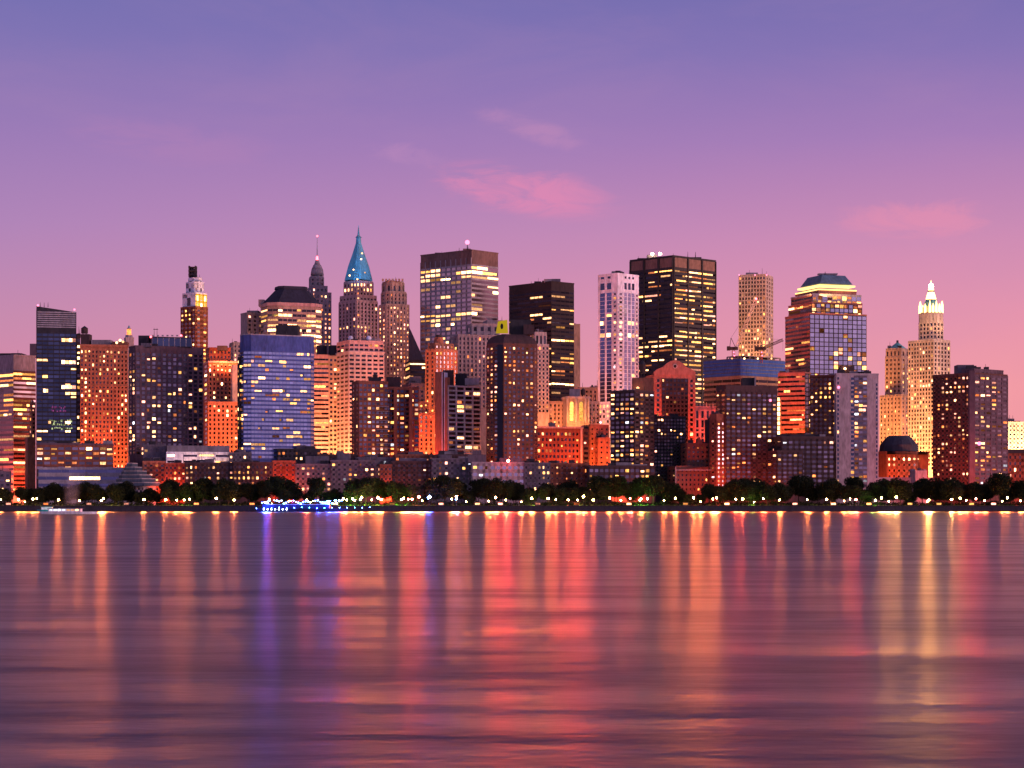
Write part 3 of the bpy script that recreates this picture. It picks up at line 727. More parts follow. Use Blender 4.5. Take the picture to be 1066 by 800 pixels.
for i, p in enumerate(T3):
    q_ = T3[(i+1) % 8]
    for t in (0, .5):
        x_, y_ = p[0] + (q_[0]-p[0])*t, p[1] + (q_[1]-p[1])*t
        m_ = b.new('pinnacle'); hh = 0 if t else 3; m_.cyl(x_, y_, zz(325,1750), zz(318.5-hh*.5,1750), 1.0, .8, 'crown_glow', 6); m_.cyl(x_, y_, zz(318.5-hh*.5,1750), zz(315.5-hh,1750), .75, .1, 'crown_glow', 6)  # floodlit look put into the material: the pinnacles themselves glow
m_ = b.new('spire')  # parts of the spire glow by material as well, for its floodlighting
for (y0, y1, r0, r1, mt) in ((318.5,313,6.2,5.2,'copper_green'), (313,310.5,4.6,4.4,'copper_green'), (310.5,303,4.4,2.7,'crown_glow'), (303,301,2.9,2.6,'copper_green'), (301,298.5,2.4,2.1,'crown_glow')):
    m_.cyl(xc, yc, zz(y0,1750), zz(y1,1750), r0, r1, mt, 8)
b.new('lantern', True).ball((xc, yc, zz(296.3,1750)), 2.1, 'beacon_white'); m_ = b.new('finial'); m_.cyl(xc, yc, zz(295.5,1750), zz(290.5,1750), .7, .1, 'crown_glow', 6)
b.finish()
for (dx, dy) in ((-14,-16), (10,-18), (22,-4)):
    l_ = bpy.data.lights.new('crown_floodlight', 'POINT'); l_.energy = 7e3; l_.color = (1,.5,.22); l_.shadow_soft_size = 1.5
    o = bpy.data.objects.new('crown_floodlight', l_); o.location = (xc + dx, yc + dy, zz(340,1750)); col.objects.link(o)

# hipped dark roof block
b = Building('office_tower', 'office tower under a broad black hipped roof, behind the blue glass block', 310, 1750, 372)
H = chamfer(rect(269.5, 281, 337, 1750, 22), 7)
HB = S(mw=5, mh=5.0, fw=.92, fh=.5, p=.75, pal='bright', glass='glass_dim', pier=.12, band=.4, top=2.5, run=4)
b.tier(H, 317.5, 'stone_tan', HB, cap=False)
b.new('cornice').prism(inset(H, 1.035), zz(318,1750), zz(314.5,1750), 'stone_pink')
m_ = b.new('hipped_roof'); m_.prism(inset(H, 1.0), zz(314.5,1750), zz(299,1750), 'roof_slate', pts1=inset(H, .52)); m_.prism(inset(H, .56), zz(299,1750), zz(296,1750), 'roof_slate', pts1=inset(H, .54))
b.rbox('roof_box', 269, 275, 312, 319, 1775, 8, 'stone_grey')
b.finish()
b = Building('stone_block', 'plain purple stone block with few lit windows, left of the black hipped roof', 258, 1790, 372)
b.tier(rect(250.5, 257, 279, 1790, 28), 326, 'stone_grey', {3: None, 0: STONE.but(mw=5, mh=4.6, p=.14, glass='glass_purple', cols=((.55,.75,.55),)), '*': None}); b.rbox('roof_box', 257, 268, 323.5, 327.5, 1800, 10, 'stone_grey')
b.finish()
b = Building('stone_block', 'low grey stone block stepping down at the left of the plain purple block', 248, 1740, 400)
b.tier(rect(239, 243, 262, 1740, 20), 357, 'stone_grey', STONE.but(p=.15)); b.finish()

# white topped slim tower
b = Building('brick_tower', 'slim dark red brick tower with white ornamental top and rooftop cage', 203, 1720, 482)
T = rect(188, 203.5, 216.5, 1720, 50)
SB = S(mw=4.4, mh=4.5, fw=.42, fh=.45, p=.25, pal='yellow', glass='glass_grey', pier=.1, band=.1)
b.tier(T, 319.5, 'brick_red', {3: SB, 0: SB.but(mw=6, cols=((0,.4,.1),(.4,1,.8)))}, ybot=None)
T1 = rect(190, 203.5, 215.5, 1722, 50)
b.tier(T1, 305, 'white_panel', {3: SB.but(mw=12, mh=12, fw=.28, fh=.6, p=0, glass='glass_dim', trim='white_panel'), 0: SB.but(mw=4, mh=8, p=1, pal='bright', fw=.5, fh=.75, trim='yellow_panel')}, ybot=321)
b.tier(chamfer(rect(191.5, 204, 214.5, 1726, 50), 2.5), 293, 'white_panel', SB.but(mw=9, mh=10, fw=.22, fh=.3, p=.1, glass='glass_dim'), ybot=307)
b.tier(chamfer(rect(193, 204, 213.5, 1728, 50), 3.5), 288.5, 'white_panel', SB.but(mw=6, mh=5, fw=.6, fh=.6, p=0, glass='glass_dim'), ybot=295)
m_ = b.new('cage_frame')
for i in range(4):
    for px in (197, 203.5):
        m_.box(kx(px)*1735-.5, kx(px)*1735+.5, 1734 + i*2, 1734.8 + i*2, zz(289,1735), zz(277,1735), 'steel_dark')
m_.cyl(kx(200.2)*1737, 1737, zz(289,1737), zz(280,1737), 2.2, 2.0, 'steel_dark', 10)
for y in (278, 282, 286): m_.box(kx(196.2)*1735, kx(204.3)*1735, 1733.6, 1741, zz(y+.9,1735), zz(y,1735), 'steel_dark')
b.finish()
l_ = bpy.data.lights.new('crown_floodlight', 'POINT'); l_.energy = 5e3; l_.color = (1,.72,.08); l_.shadow_soft_size = 1
o = bpy.data.objects.new('crown_floodlight', l_); o.location = at(214, 318, 1712); col.objects.link(o)

# ------------------------------------------------------------------ middle rows
b = Building('office_building', 'striped office block with ribbon windows, cut by the left edge of the view', 14, 1550, 512)
b.tier(rect(-45, 14, 37, 1550, 45), 370, 'stone_grey', {3: RIB.but(p=.4, glass='glass_grey', mh=5.2, top=18, rows=[(386,392,.8,'yellow'),(475,482,.9,'yellow')]), 0: RIB.but(p=.6, pal='yellow', mh=4.7, top=17, trim='brick_brown', rows=[(388,393,.9,'yellow')])})
b.rbox('roof_box', 31, 40, 358, 372, 1600, 10, 'concrete_dark')
b.finish()
b = Building('brick_wing', 'narrow red lit brick wing between the striped office block and the dark glass tower', 30, 1500, 512)
b.tier(rect(26, 29, 37, 1520, 25), 455, 'brick_orange', None); b.tier(rect(31, 33, 37, 1524, 25), 418, 'brick_orange', GRID.but(mw=4, p=.3), ybot=455); b.finish()
b = Building('low_block', 'low pale block glowing pink at the left edge behind the trees', 5, 1480, 512)
b.tier(rect(-30, -25, 11, 1490, 12, 20), 491, 'stone_pink', GRID.but(mw=6, p=.3)); b.finish()

b = Building('glass_tower', 'dark blue glass tower with slanted top and red roof lamps', 40, 1480, 468)
GT = S(mw=6.0, mh=4.4, fw=.88, fh=.62, p=.05, pal='bright', glass='glass_navy', pier=.12, band=.15, top=22, run=2, trim='steel_dark',
       cols=((.78,1,.22),))
T = rect(36.5, 38, 79.5, 1480, 13, 34)
zt = [zz(319,1480), zz(324.5,1480), zz(324.5,1480), zz(319,1480)]
b.tier(T, 319, 'steel_dark', {0: GT, '*': GT}, ztops=zt)
for i in range(8):
    p_, q_ = Vector(T[0]), Vector(T[1]); n_ = Vector((q_.y-p_.y, -(q_.x-p_.x))).normalized()
    z_ = zz(341 - i*2.2, 1480)
    a_, c_ = p_ + (q_-p_)*.02 + n_*.3, p_ + (q_-p_)*.98 + n_*.3
    b.mb('louvre_panel').hexa([(a_.x,a_.y,z_),(c_.x,c_.y,z_),(c_.x-n_.x*.3,c_.y-n_.y*.3,z_),(a_.x-n_.x*.3,a_.y-n_.y*.3,z_),(a_.x,a_.y,z_+.8),(c_.x,c_.y,z_+.8),(c_.x-n_.x*.3,c_.y-n_.y*.3,z_+.8),(a_.x-n_.x*.3,a_.y-n_.y*.3,z_+.8)],'steel_grey')
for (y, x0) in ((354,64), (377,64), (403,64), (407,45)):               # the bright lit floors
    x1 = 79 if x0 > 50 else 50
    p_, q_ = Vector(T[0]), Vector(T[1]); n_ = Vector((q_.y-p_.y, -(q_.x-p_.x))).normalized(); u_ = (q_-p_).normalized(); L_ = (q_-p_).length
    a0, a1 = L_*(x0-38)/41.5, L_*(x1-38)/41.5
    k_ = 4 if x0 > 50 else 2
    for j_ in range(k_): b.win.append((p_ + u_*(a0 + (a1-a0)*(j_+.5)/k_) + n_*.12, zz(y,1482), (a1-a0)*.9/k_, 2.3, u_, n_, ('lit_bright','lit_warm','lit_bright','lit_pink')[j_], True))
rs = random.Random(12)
for y, x0, x1, mt, k in ((424,53,69,'glint_magenta',9), (428,53,70,'glint_magenta',9), (438,52,76,'glint_lime',12), (442,52,76,'glint_lime',13), (446,54,76,'glint_lime',11)):   # reflected sign lights, painted as small glowing panes
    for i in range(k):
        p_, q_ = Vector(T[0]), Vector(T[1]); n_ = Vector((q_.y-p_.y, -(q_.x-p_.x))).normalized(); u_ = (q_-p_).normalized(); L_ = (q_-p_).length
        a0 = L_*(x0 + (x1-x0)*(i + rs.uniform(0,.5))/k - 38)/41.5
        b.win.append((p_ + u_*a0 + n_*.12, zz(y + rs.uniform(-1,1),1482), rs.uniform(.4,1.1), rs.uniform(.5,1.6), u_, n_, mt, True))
b.beacon(39.5, 318, 1484, .7, 'beacon_pink'); b.beacon(77.5, 322.5, 1492, .7, 'beacon_pink')
for px in (42, 46, 50): b.mast(px, 315, 320, 1490, .25)
b.finish()
b = Building('brick_tower', 'narrow dark tower edge with a column of lit windows, right of the dark glass tower', 81, 1500, 468)
b.tier(rect(79, 80, 83.5, 1500, 14, 16), 350, 'brick_dark', S(mw=3, mh=6.2, fw=.7, fh=.5, p=.5, pal='bright', glass='glass_dim')); b.finish()

b = Building('brick_tower', 'orange floodlit brick tower with a cornice, roof tank and many small windows', 84, 1560, 492)
OB = S(mw=3.7, mh=4.5, fw=.42, fh=.55, p=.17, pal='bright', glass='glass_dim', pier=.12, band=.1, top=5)
T = rect(81, 83.5, 133, 1560, 14, 40)
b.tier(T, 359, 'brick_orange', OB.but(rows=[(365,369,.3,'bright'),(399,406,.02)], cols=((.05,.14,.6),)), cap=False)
m_ = b.new('cornice'); m_.prism(inset(T, 1.03), zz(361,1560), zz(358.5,1560), 'brick_orange'); 
m_ = b.new('cornice'); m_.prism(inset(T, 1.015), zz(402.5,1560), zz(401,1560), 'brick_orange')
b.rbox('penthouse', 84, 93, 348, 359, 1572, 10, 'brick_dark'); b.rbox('penthouse', 95, 115, 354, 359, 1572, 12, 'roof_grey'); b.rbox('penthouse', 117, 132, 356, 359, 1570, 10, 'brick_brown')
b.tank(88, 339.5, 350, 1578, 7.2)
for px, y in ((121.5,357), (125,354.5), (128,356)):
    m_ = b.new('roof_lamp', True); m_.ball(at(px, y, 1566), .9, 'lit_bright')
b.finish()
b = Building('cupola_tower', 'small stone cupola glowing orange above the roof between two brick towers', 134, 1620, 400)
b.tier(rect(129, 131, 139.5, 1620, 20, 8), 352, 'stone_grey', None)
m_ = b.new('cupola'); x = kx(134.3)*1624
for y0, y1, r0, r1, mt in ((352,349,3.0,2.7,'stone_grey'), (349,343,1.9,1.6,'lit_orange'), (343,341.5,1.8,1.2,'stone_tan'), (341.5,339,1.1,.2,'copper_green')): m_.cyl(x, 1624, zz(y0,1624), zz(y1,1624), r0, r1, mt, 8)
b.finish()

b = Building('apartment_tower', 'purple brick apartment tower with glass roof screen and columns of paired windows', 140, 1470, 474)
T = rect(134.5, 141, 211.5, 1470, 28)
GP = S(mw=5.6, mh=4.5, fw=.62, fh=.62, p=.17, glass='glass_blue', pier=.3, band=.12, top=6, trim='brick_purple', rows=[(392,396,.35,'bright'),(405,409,.4,'bright'),(419,423,.3,'bright')])
b.tier(T, 360.5, 'brick_purple', {0: GP.but(glass='glass_purple'), 3: GP.but(mw=3.5, p=.35)})
m_ = b.new('roof_screen'); m_.prism(rect(155, 158, 199.5, 1478, 20, 16), zz(361,1478), zz(350.5,1478), 'steel_dark')
Q = rect(155, 158, 199.5, 1478, 20, 16); b.facade(Q[0], Q[1], zz(360.5,1478), zz(351,1478), S(mw=5.6, mh=9, fw=.88, fh=.9, p=0, glass='glass_navy', pier=.2, band=0, top=.3, trim='steel_grey'), 'steel_grey', 1478)
b.rbox('roof_screen', 144, 155, 349.5, 361, 1484, 12, 'steel_dark')
for i in range(8): b.mb('screen_frame').box(kx(158.5 + i*5)*1477, kx(160.5 + i*5)*1477, 1476, 1477, zz(350.4,1477), zz(349,1477), 'steel_grey')
for px in (160.5, 163.5): b.mast(px, 341.5, 351, 1490, .22)
m_ = b.new('antenna'); m_.box(kx(159.6)*1490, kx(164.6)*1490, 1489.8, 1490.2, zz(343.4,1490), zz(342.8,1490), 'steel_dark')
b.beacon(157, 351, 1476, .7, 'beacon_red'); b.beacon(188.5, 349.5, 1476, .7, 'beacon_red')
b.finish()

b = Building('brick_block', 'stepped orange lit brick block in the gap behind the slim white topped tower', 232, 1640, 482)
OB2 = OB.but(mw=3.9, mh=4.7, p=.14, top=2)
b.tier(rect(214, 217, 249, 1640, 16, 30), 376.5, 'brick_orange', OB2.but(p=.28)); b.tier(rect(216, 218, 240, 1655, 16, 20), 361, 'brick_red', OB2.but(p=.05), ybot=378)
b.tier(rect(214, 216.5, 248, 1615, 16, 20), 420.5, 'brick_orange', OB2.but(mw=4.6))
m_ = b.new('cornice'); m_.prism(rect(214, 217, 249.3, 1638, 16, 30), zz(377.8,1640), zz(376,1640), 'stone_pink')
m_ = b.new('bay'); m_.prism(rect(240, 242, 250.5, 1632, 20, 6), GZ, zz(380,1632), 'stone_pale')
b.rbox('penthouse', 226, 236, 360, 365, 1648, 6, 'roof_dark')
b.finish()
glow(236, 1632, 22, ORANGE, 6e3, 25, zz(378,1640), 1.5)

b = Building('glass_block', 'blue glass office block with a plain blue top band and dark floor lines', 255, 1440, 478)
T = rect(248, 255.5, 329, 1440, 26)
T = chamfer(T, 4)
BG = S(mw=3.6, mh=4.4, fw=.9, fh=.58, p=.12, pal='office', glass='glass_sky', pier=.1, band=.28, top=17, run=2, trim='blue_panel', rows=[(375,379,.12),(396,400,.15,'bright'),(448,452,.2),(457,468,.2,'bright')], cols=((.86,1,.2),))
b.tier(T, 348, 'blue_panel', {0: BG, '*': BG}, cap=False)
BGd = BG.but(glass='glass_navy')
T2 = rect(247.5, 249, 257, 1446, 30)
b.tier(T2, 372, 'steel_dark', S(mw=4, mh=5, fw=.7, fh=.6, p=.45, pal='yellow', glass='glass_dim'), part='stair_tower')
b.new('parapet').prism(inset(T, 1.006), zz(348.6,1440), zz(347.4,1440), 'steel_grey')
b.rbox('roof_box', 287, 310, 338.5, 349, 1462, 16, 'steel_dark')
for px in (261, 266, 272, 280, 298, 316): b.mast(px, 345, 348.5, 1452, .6, part='roof_vent')
b.finish()

b = Building('striped_block', 'salmon striped office block with round dark roof tanks, behind the blue glass block', 335, 1620, 480)
T = rect(322, 326, 343, 1620, 14, 30)
b.tier(T, 370, 'stone_pink', RIB.but(mw=4, mh=4.8, fh=.42, p=.3, pal='orange', glass='glass_dim', top=2))
b.tier(rect(342, 342.6, 351, 1622, 16, 24), 371, 'stone_tan', S(mw=4, mh=4.8, fw=.6, fh=.5, p=.25, pal='yellow', glass='glass_dim'), part='side_wall')
for px in (335, 347.5):
    m_ = b.new('roof_tank'); m_.cyl(kx(px)*1632, 1632, zz(371,1632), zz(360,1632), 4.0, 4.0, 'roof_dark', 14)
b.finish()
b = Building('stone_block', 'floodlit pale pink office block with arcaded top storeys and regular windows', 363, 1600, 480)
T = rect(350, 363, 400, 1600, 24)
PK = S(mw=6.2, mh=4.5, fw=.72, fh=.5, p=.03, pal='pink', glass='glass_dim', pier=.25, band=.2, top=2)
b.tier(T, 366, 'stone_pale', {0: PK, 3: PK.but(mw=5)}, cap=False)
b.new('cornice').prism(inset(T, 1.03), zz(367,1600), zz(365.6,1600), 'stone_pale')
b.tier(inset(T, .97), 355, 'stone_pink', PK.but(mh=5, mw=5, p=.12), ybot=366)
b.rbox('penthouse', 376, 396, 352.5, 356, 1615, 12, 'stone_pink')
for px in (365, 384): 
    m_ = b.new('satellite_dish', True); m_.ball(at(px, 352.5, 1612), 2.0, 'white_panel', 10, 6)
b.finish()

b = Building('apartment_block', 'red brick apartment block in two stepped halves with balconies and dark roof boxes', 372, 1450, 484)
T = rect(366.5, 373.5, 404, 1450, 21)
AB = S(mw=4.6, mh=4.75, fw=.7, fh=.55, p=.3, glass='glass_grey', pier=.25, band=.22, rows=[(411,416,.55,'bright'),(442,448,.4,'pink')])
b.tier(T, 397.5, 'brick_red', {3: AB.but(fw=.3, p=.1), 0: AB.but(cols=((0,.25,.12),))})
T = rect(398, 401, 436, 1458, 14, 22)
b.tier(T, 403, 'brick_red', AB.but(mw=4.9, glass='glass_navy', rows=[(403,408,.4),(411,416,.5,'bright')]))
p_ = MB()
for i in range(12):
    z_ = zz(424 + i*4.8, 1452)
    b.mb('balcony_slab').box(kx(392)*1452, kx(405)*1452, 1452, 1458, z_, z_ + .35, 'stone_grey')
for px in (410, 426): b.mb('pier_frame').box(kx(px)*1456, kx(px+3.2)*1456, 1455.2, 1462, GZ, zz(404,1456), 'brick_red')
b.rbox('roof_box', 383.5, 396, 393, 398.5, 1462, 10, 'roof_dark'); b.rbox('roof_box', 402, 416.5, 392.5, 404, 1464, 10, 'brick_dark'); b.tank(390.5, 389.5, 394, 1468, 5)
b.finish()

b = Building('stepped_tower', 'orange glowing stepped tower with a rounded cap, behind the white striped apartment slab', 456, 1620, 484)
OT = S(mw=4, mh=4.6, fw=.4, fh=.6, p=.12, pal='yellow', glass='glass_dim', pier=.4, band=.08)
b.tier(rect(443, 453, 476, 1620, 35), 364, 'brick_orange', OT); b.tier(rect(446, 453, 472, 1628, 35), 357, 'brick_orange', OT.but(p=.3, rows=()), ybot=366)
b.new('cap').prism(ellipse(451, 462, 1630, 8), zz(358,1630), zz(351,1630), 'brick_orange', pts1=inset(ellipse(451, 462, 1630, 8), .8))
b.new('cap').prism(inset(ellipse(451, 462, 1630, 8), .6), zz(351,1630), zz(348.5,1630), 'roof_dark')
b.tier(rect(431, 436, 456, 1600, 30), 432, 'brick_orange', OT.but(p=.25, mw=4.6)); b.tier(rect(432, 436, 446, 1606, 30), 420, 'brick_orange', OT.but(p=.3), ybot=433)
b.finish()
b = Building('brick_block', 'dark brick block in the gap between the brick apartments and the orange stepped tower', 440, 1700, 470)
b.tier(rect(424, 428, 446, 1700, 18, 30), 400, 'brick_purple', GRID.but(p=.15, glass='glass_navy')); b.rbox('roof_box', 426, 438, 392, 401, 1712, 10, 'concrete_dark'); b.finish()

b = Building('apartment_slab', 'apartment slab with white balcony grid and a blank red end wall striped white', 467, 1450, 482)
T = rect(453.5, 466, 500, 1450, 38)
WB = S(mw=8.2, mh=4.7, fw=.86, fh=.62, p=.12, pal='apt', glass='glass_purple', pier=.9, band=.6, top=1, trim='slab', rows=[(464,470,.7,'bright')])
b.tier(T, 401, 'brick_red', {0: WB, 3: None}, cap=False)
u_ = Vector(T[3]); v_ = Vector(T[0]); n_ = Vector((v_.y-u_.y, -(v_.x-u_.x))).normalized(); L_ = (v_-u_).length; e_ = (v_-u_).normalized()
m_ = b.mb('end_wall')
for (a, c_, mt, y) in ((.0,.55,'brick_orange',386.5), (.56,.62,'white_panel',387), (.63,.74,'brick_dark',387.5), (.75,.80,'white_panel',388), (.81,.99,'brick_orange',393)):
    A, B_ = u_ + e_*L_*a, u_ + e_*L_*c_
    f_ = lambda p, o, z: ((p + n_*o).x, (p + n_*o).y, z)
    m_.hexa([f_(A,.5,GZ), f_(B_,.5,GZ), f_(B_,-2,GZ), f_(A,-2,GZ), f_(A,.5,zz(y,1450)), f_(B_,.5,zz(y,1450)), f_(B_,-2,zz(y,1450)), f_(A,-2,zz(y,1450))], mt)
b.rbox('roof_box', 461, 472, 385.5, 402, 1464, 10, 'brick_dark'); b.rbox('roof_box', 474, 486, 389, 402, 1470, 10, 'roof_dark'); b.rbox('roof_box', 484, 499, 394, 401, 1466, 8, 'steel_grey')
b.rbox('entrance_canopy', 468, 500, 470.5, 472, 1446, 8, 'slab')
b.finish()

b = Building('apartment_tower', 'dark brown apartment tower with rounded shoulders and a black vertical strip', 520, 1430, 492)
T = chamfer(rect(503.5, 517, 562.5, 1430, 24), 5)
RT = S(mw=4.7, mh=4.6, fw=.52, fh=.5, p=.26, pal='pink', glass='glass_purple', pier=.22, band=.12, top=3, trim='brick_brown', rows=[(358,364,.45,'pink'),(377,383,.5,'pink'),(440,450,.3,'bright')], cols=((.72,.86,.42),))
b.tier(T, 357, 'brick_brown', {'*': RT, 2: RT.but(mw=4.2, p=.1)}, cap=False)
m_ = b.new('curved_roof')
for ya, yb, ka, kb in ((357,353.5,1,.96), (353.5,350.5,.96,.86), (350.5,348.5,.86,.74), (348.5,347,.74,.55)): m_.prism(inset(T, ka), zz(ya,1430), zz(yb,1430), 'brick_dark', pts1=inset(T, kb))
b.rbox('roof_box', 531, 553, 333, 348.5, 1452, 10, 'roof_dark'); b.rbox('roof_box', 545, 556, 338, 348.5, 1446, 8, 'brick_dark'); b.rbox('roof_box', 522, 527, 348, 360, 1436, 4, 'roof_dark')
m_ = b.new('glass_strip'); A = Vector(T[1]); B_ = Vector(T[2]); x0, x1 = kx(517.6)*1428, kx(523.4)*1428
m_.box(x0, x1, 1427.6, 1434, GZ, zz(359,1428), 'glass_black')
# yellow lit roof panel with a dark round emblem
m_ = b.new('lit_panel'); D_ = 1440
z0, z1 = zz(347,D_), zz(333,D_)
m_.hexa([(kx(516.2)*D_,D_,z0), (kx(529)*D_,D_,z0), (kx(529)*D_,D_+3,z0), (kx(516.2)*D_,D_+3,z0), (kx(518.3)*D_,D_,zz(335,D_)), (kx(528)*D_,D_,z1), (kx(528)*D_,D_+3,z1), (kx(518.3)*D_,D_+3,zz(335,D_))], 'sign_yellow')
m_ = b.new('emblem'); c_ = at(522.4, 340, D_-.4)
pts_ = [(c_.x + 1.05*math.cos(2*math.pi*i/14)*(1 if i % 2 else .9), c_.z + 2.0*math.sin(2*math.pi*i/14)) for i in range(14)]
k_ = len(m_.v); 
for oy in (0, .3): m_.v += [(x_, D_ - .5 + oy, z_) for x_, z_ in pts_]
m_.f.append(tuple(range(k_, k_+14))); m_.m.append(m_.mi('black_paint'))
for i in range(14): m_.f.append((k_+i, k_+14+i, k_+14+(i+1) % 14, k_+(i+1) % 14)); m_.m.append(0)
b.mast(522.5, 329.5, 334, 1442, .2)
b.finish()

b = Building('narrow_tower', 'slim pale ornate tower lit salmon, between the rounded apartments and the black tower', 560, 1560, 430)
b.tier(rect(552, 556, 571.5, 1560, 22, 14), 359, 'stone_pale', S(mw=3.6, mh=4.4, fw=.5, fh=.6, p=.08, glass='glass_dim', pier=.3, band=.3)); b.tier(rect(553, 557, 569, 1564, 22, 9), 346, 'stone_pale', S(mw=3.6, mh=9, fw=.5, fh=.75, p=0, glass='glass_dim', pier=.4), ybot=360); b.finish()

b = Building('arcade_building', 'ornate building with two tall arched windows floodlit gold under a pale cornice', 600, 1560, 455)
b.tier(rect(560, 563, 592, 1568, 12, 30), 418, 'stone_tan', STONE.but(p=.08, mw=4.4)); b.tier(rect(606, 612, 624, 1566, 25), 418, 'stone_tan', STONE.but(p=.15))
T = rect(588, 590, 614, 1556, 10, 20)
b.tier(T, 413.5, 'stone_tan', None, cap=False); b.new('cornice').prism(inset(T, 1.05), zz(415,1556), zz(412.8,1556), 'stone_pale')
for px in (595, 605):
    m_ = b.new('arched_window'); cx_ = kx(px)*1555.2; r_ = 1.9*1555/F; zb_, zc_ = zz(438,1555), zz(420.5,1555)
    pts_ = [(cx_ - r_, zb_), (cx_ + r_, zb_)] + [(cx_ + r_*math.cos(math.pi*i/8), zc_ + r_*1.2*math.sin(math.pi*i/8)) for i in range(9)]
    y_ = 1556 + math.tan(R(10)) * (cx_ - T[0][0]) - .35; k_ = len(m_.v); nn = len(pts_)
    for oy in (0, .6): m_.v += [(x_, y_ + oy, z_) for x_, z_ in pts_]
    m_.f.append(tuple(range(k_, k_+nn))); m_.m.append(m_.mi('arch_light'))
    for i in range(nn): m_.f.append((k_+i, k_+nn+i, k_+nn+(i+1) % nn, k_+(i+1) % nn)); m_.m.append(0)
for px in (590.6, 600, 609.6, 613): b.mb('column_frame').cyl(kx(px)*1556, 1556 + math.tan(R(10))*(kx(px)*1556 - T[0][0]) - .7, zz(440,1556), zz(415,1556), .8, .7, 'stone_pale', 8)
b.rbox('penthouse', 593, 604, 405, 414, 1572, 8, 'roof_grey'); b.tank(607, 404, 414, 1576, 5)
b.finish()
for px in (593, 600, 607, 575, 617):
    l_ = bpy.data.lights.new('facade_uplight', 'POINT'); l_.energy = 3.2e3 if px > 580 and px < 610 else 1.6e3; l_.color = (1,.5,.12); l_.shadow_soft_size = .6
    o = bpy.data.objects.new('facade_uplight', l_); o.location = at(px, 437, 1548); col.objects.link(o)

b = Building('brick_block', 'red brick block with a pale lit corner edge and evenly spaced windows', 604, 1480, 490)
T = rect(556, 559, 607, 1480, 11, 30)
b.tier(T, 445, 'brick_red', S(mw=3.9, mh=5.6, fw=.5, fh=.5, p=.2, pal='yellow', glass='glass_dim', pier=.2, band=.15, top=4, rows=[(449,453,.45),(466,470,.35),(476,482,.6)]))
b.new('cornice').prism(inset(T, 1.02), zz(446,1480), zz(444,1480), 'stone_pale'); m_ = b.new('corner_quoin'); m_.box(kx(604.6)*1479, kx(606.6)*1479, 1484, 1489, GZ, zz(445,1480), 'stone_pale')
b.tier(rect(606.5, 607, 613, 1488, 18, 20), 447, 'brick_dark', GRID.but(mw=4, mh=5, p=.2, fw=.7), part='rear_wall')
b.rbox('roof_box', 571, 578, 440.5, 446, 1490, 8, 'roof_grey')
b.finish()
b = Building('brick_block', 'stepped red brick block lit from below, left of the dark apartment block', 622, 1500, 490)
b.tier(rect(612, 614, 634, 1500, 12, 24), 443, 'brick_orange', GRID.but(mw=5, mh=5, fw=.3, fh=.35, p=.25, glass='glass_dim')); b.tier(rect(621, 623, 635, 1492, 14, 10), 457, 'brick_orange', GRID.but(mw=5, mh=5, fw=.3, fh=.35, p=.15, glass='glass_dim'), part='lower_wall'); b.finish()

b = Building('apartment_block', 'dark slate apartment block with a lamp lit roof house, before the white tower', 657, 1420, 505)
T = rect(635.5, 660.5, 681, 1420, 50)
AP = S(mw=5.2, mh=4.75, fw=.66, fh=.5, p=.36, glass='glass_grey', pier=.2, band=.2, rows=[(419,427,.5,'apt'),(449,453,.55)])
b.tier(T, 407, 'brick_dark', {3: AP, 0: AP})
b.rbox('roof_house', 659, 680, 393.5, 408, 1440, 12, 'brick_brown'); m_ = b.new('roof_lamp', True); m_.ball(at(664, 404.5, 1438), 1.1, 'lit_bright')
b.tank(669, 375, 394, 1446, 6.5)
b.finish()
l_ = bpy.data.lights.new('roof_lamp_light', 'POINT'); l_.energy = 900; l_.color = (1,.45,.15); l_.shadow_soft_size = .5
o = bpy.data.objects.new('roof_lamp_light', l_); o.location = at(664, 403, 1434); col.objects.link(o)
b = Building('apartment_block', 'low dark block with a grid of small lit windows, below the dark slate apartments', 640, 1400, 512)
b.tier(rect(610, 613, 682, 1400, 10, 20), 485.5, 'brick_dark', AP.but(mw=5.2, mh=6.4, p=.22, rows=[(492,498,.6,'yellow')])); b.finish()

b = Building('gabled_tower', 'red stone framed tower with a curved gable and round medallion', 690, 1500, 505)
T = rect(678.5, 681, 724, 1500, 10, 26)
b.tier(T, 390, 'granite_red', None, cap=False)
GB = S(mw=4, mh=4.5, fw=.6, fh=.55, p=.14, pal='yellow', glass='glass_dim', pier=.12, band=.1, top=0, trim='granite_dark', rows=[(430,436,.05)])
p_, q_ = Vector(T[0]), Vector(T[1])
for (a, c_, sp) in ((.18,.82,GB.but(pier=.25)), (.03,.16,S(mw=4.5, mh=5, fw=.5, fh=.6, p=.2, pal='yellow', glass='glass_dim', pier=.1, band=.1, top=0)), (.84,.97,S(mw=4.5, mh=5, fw=.5, fh=.6, p=.1, pal='yellow', glass='glass_dim', pier=.1, band=.1, top=0))):
    aa, bb = p_ + (q_-p_)*a, p_ + (q_-p_)*c_
    b.facade(aa, bb, zz(505,1500), zz(394,1500), sp, 'granite_red', 1500)
m_ = b.new('gable'); u_ = (q_-p_).normalized(); n_ = Vector((u_.y,-u_.x)); L_ = (q_-p_).length
prof = [(0,391), (0,387), (.08,384.5), (.22,382), (.30,378.5), (.40,375.8), (.5,375), (.60,375.8), (.70,378.5), (.78,382), (.92,384.5), (1,387), (1,391)]
k_ = 0
for oo in (.4, -3): m_.v += [((p_ + u_*L_*t + n_*oo).x, (p_ + u_*L_*t + n_*oo).y, zz(y,1500)) for t, y in prof]
nn = len(prof); m_.f.append(tuple(reversed(range(nn)))); m_.m.append(m_.mi('granite_red')); m_.f.append(tuple(range(nn, 2*nn))); m_.m.append(0)
for i in range(nn): m_.f.append((i, (i+1) % nn, nn+(i+1) % nn, nn+i)); m_.m.append(0)
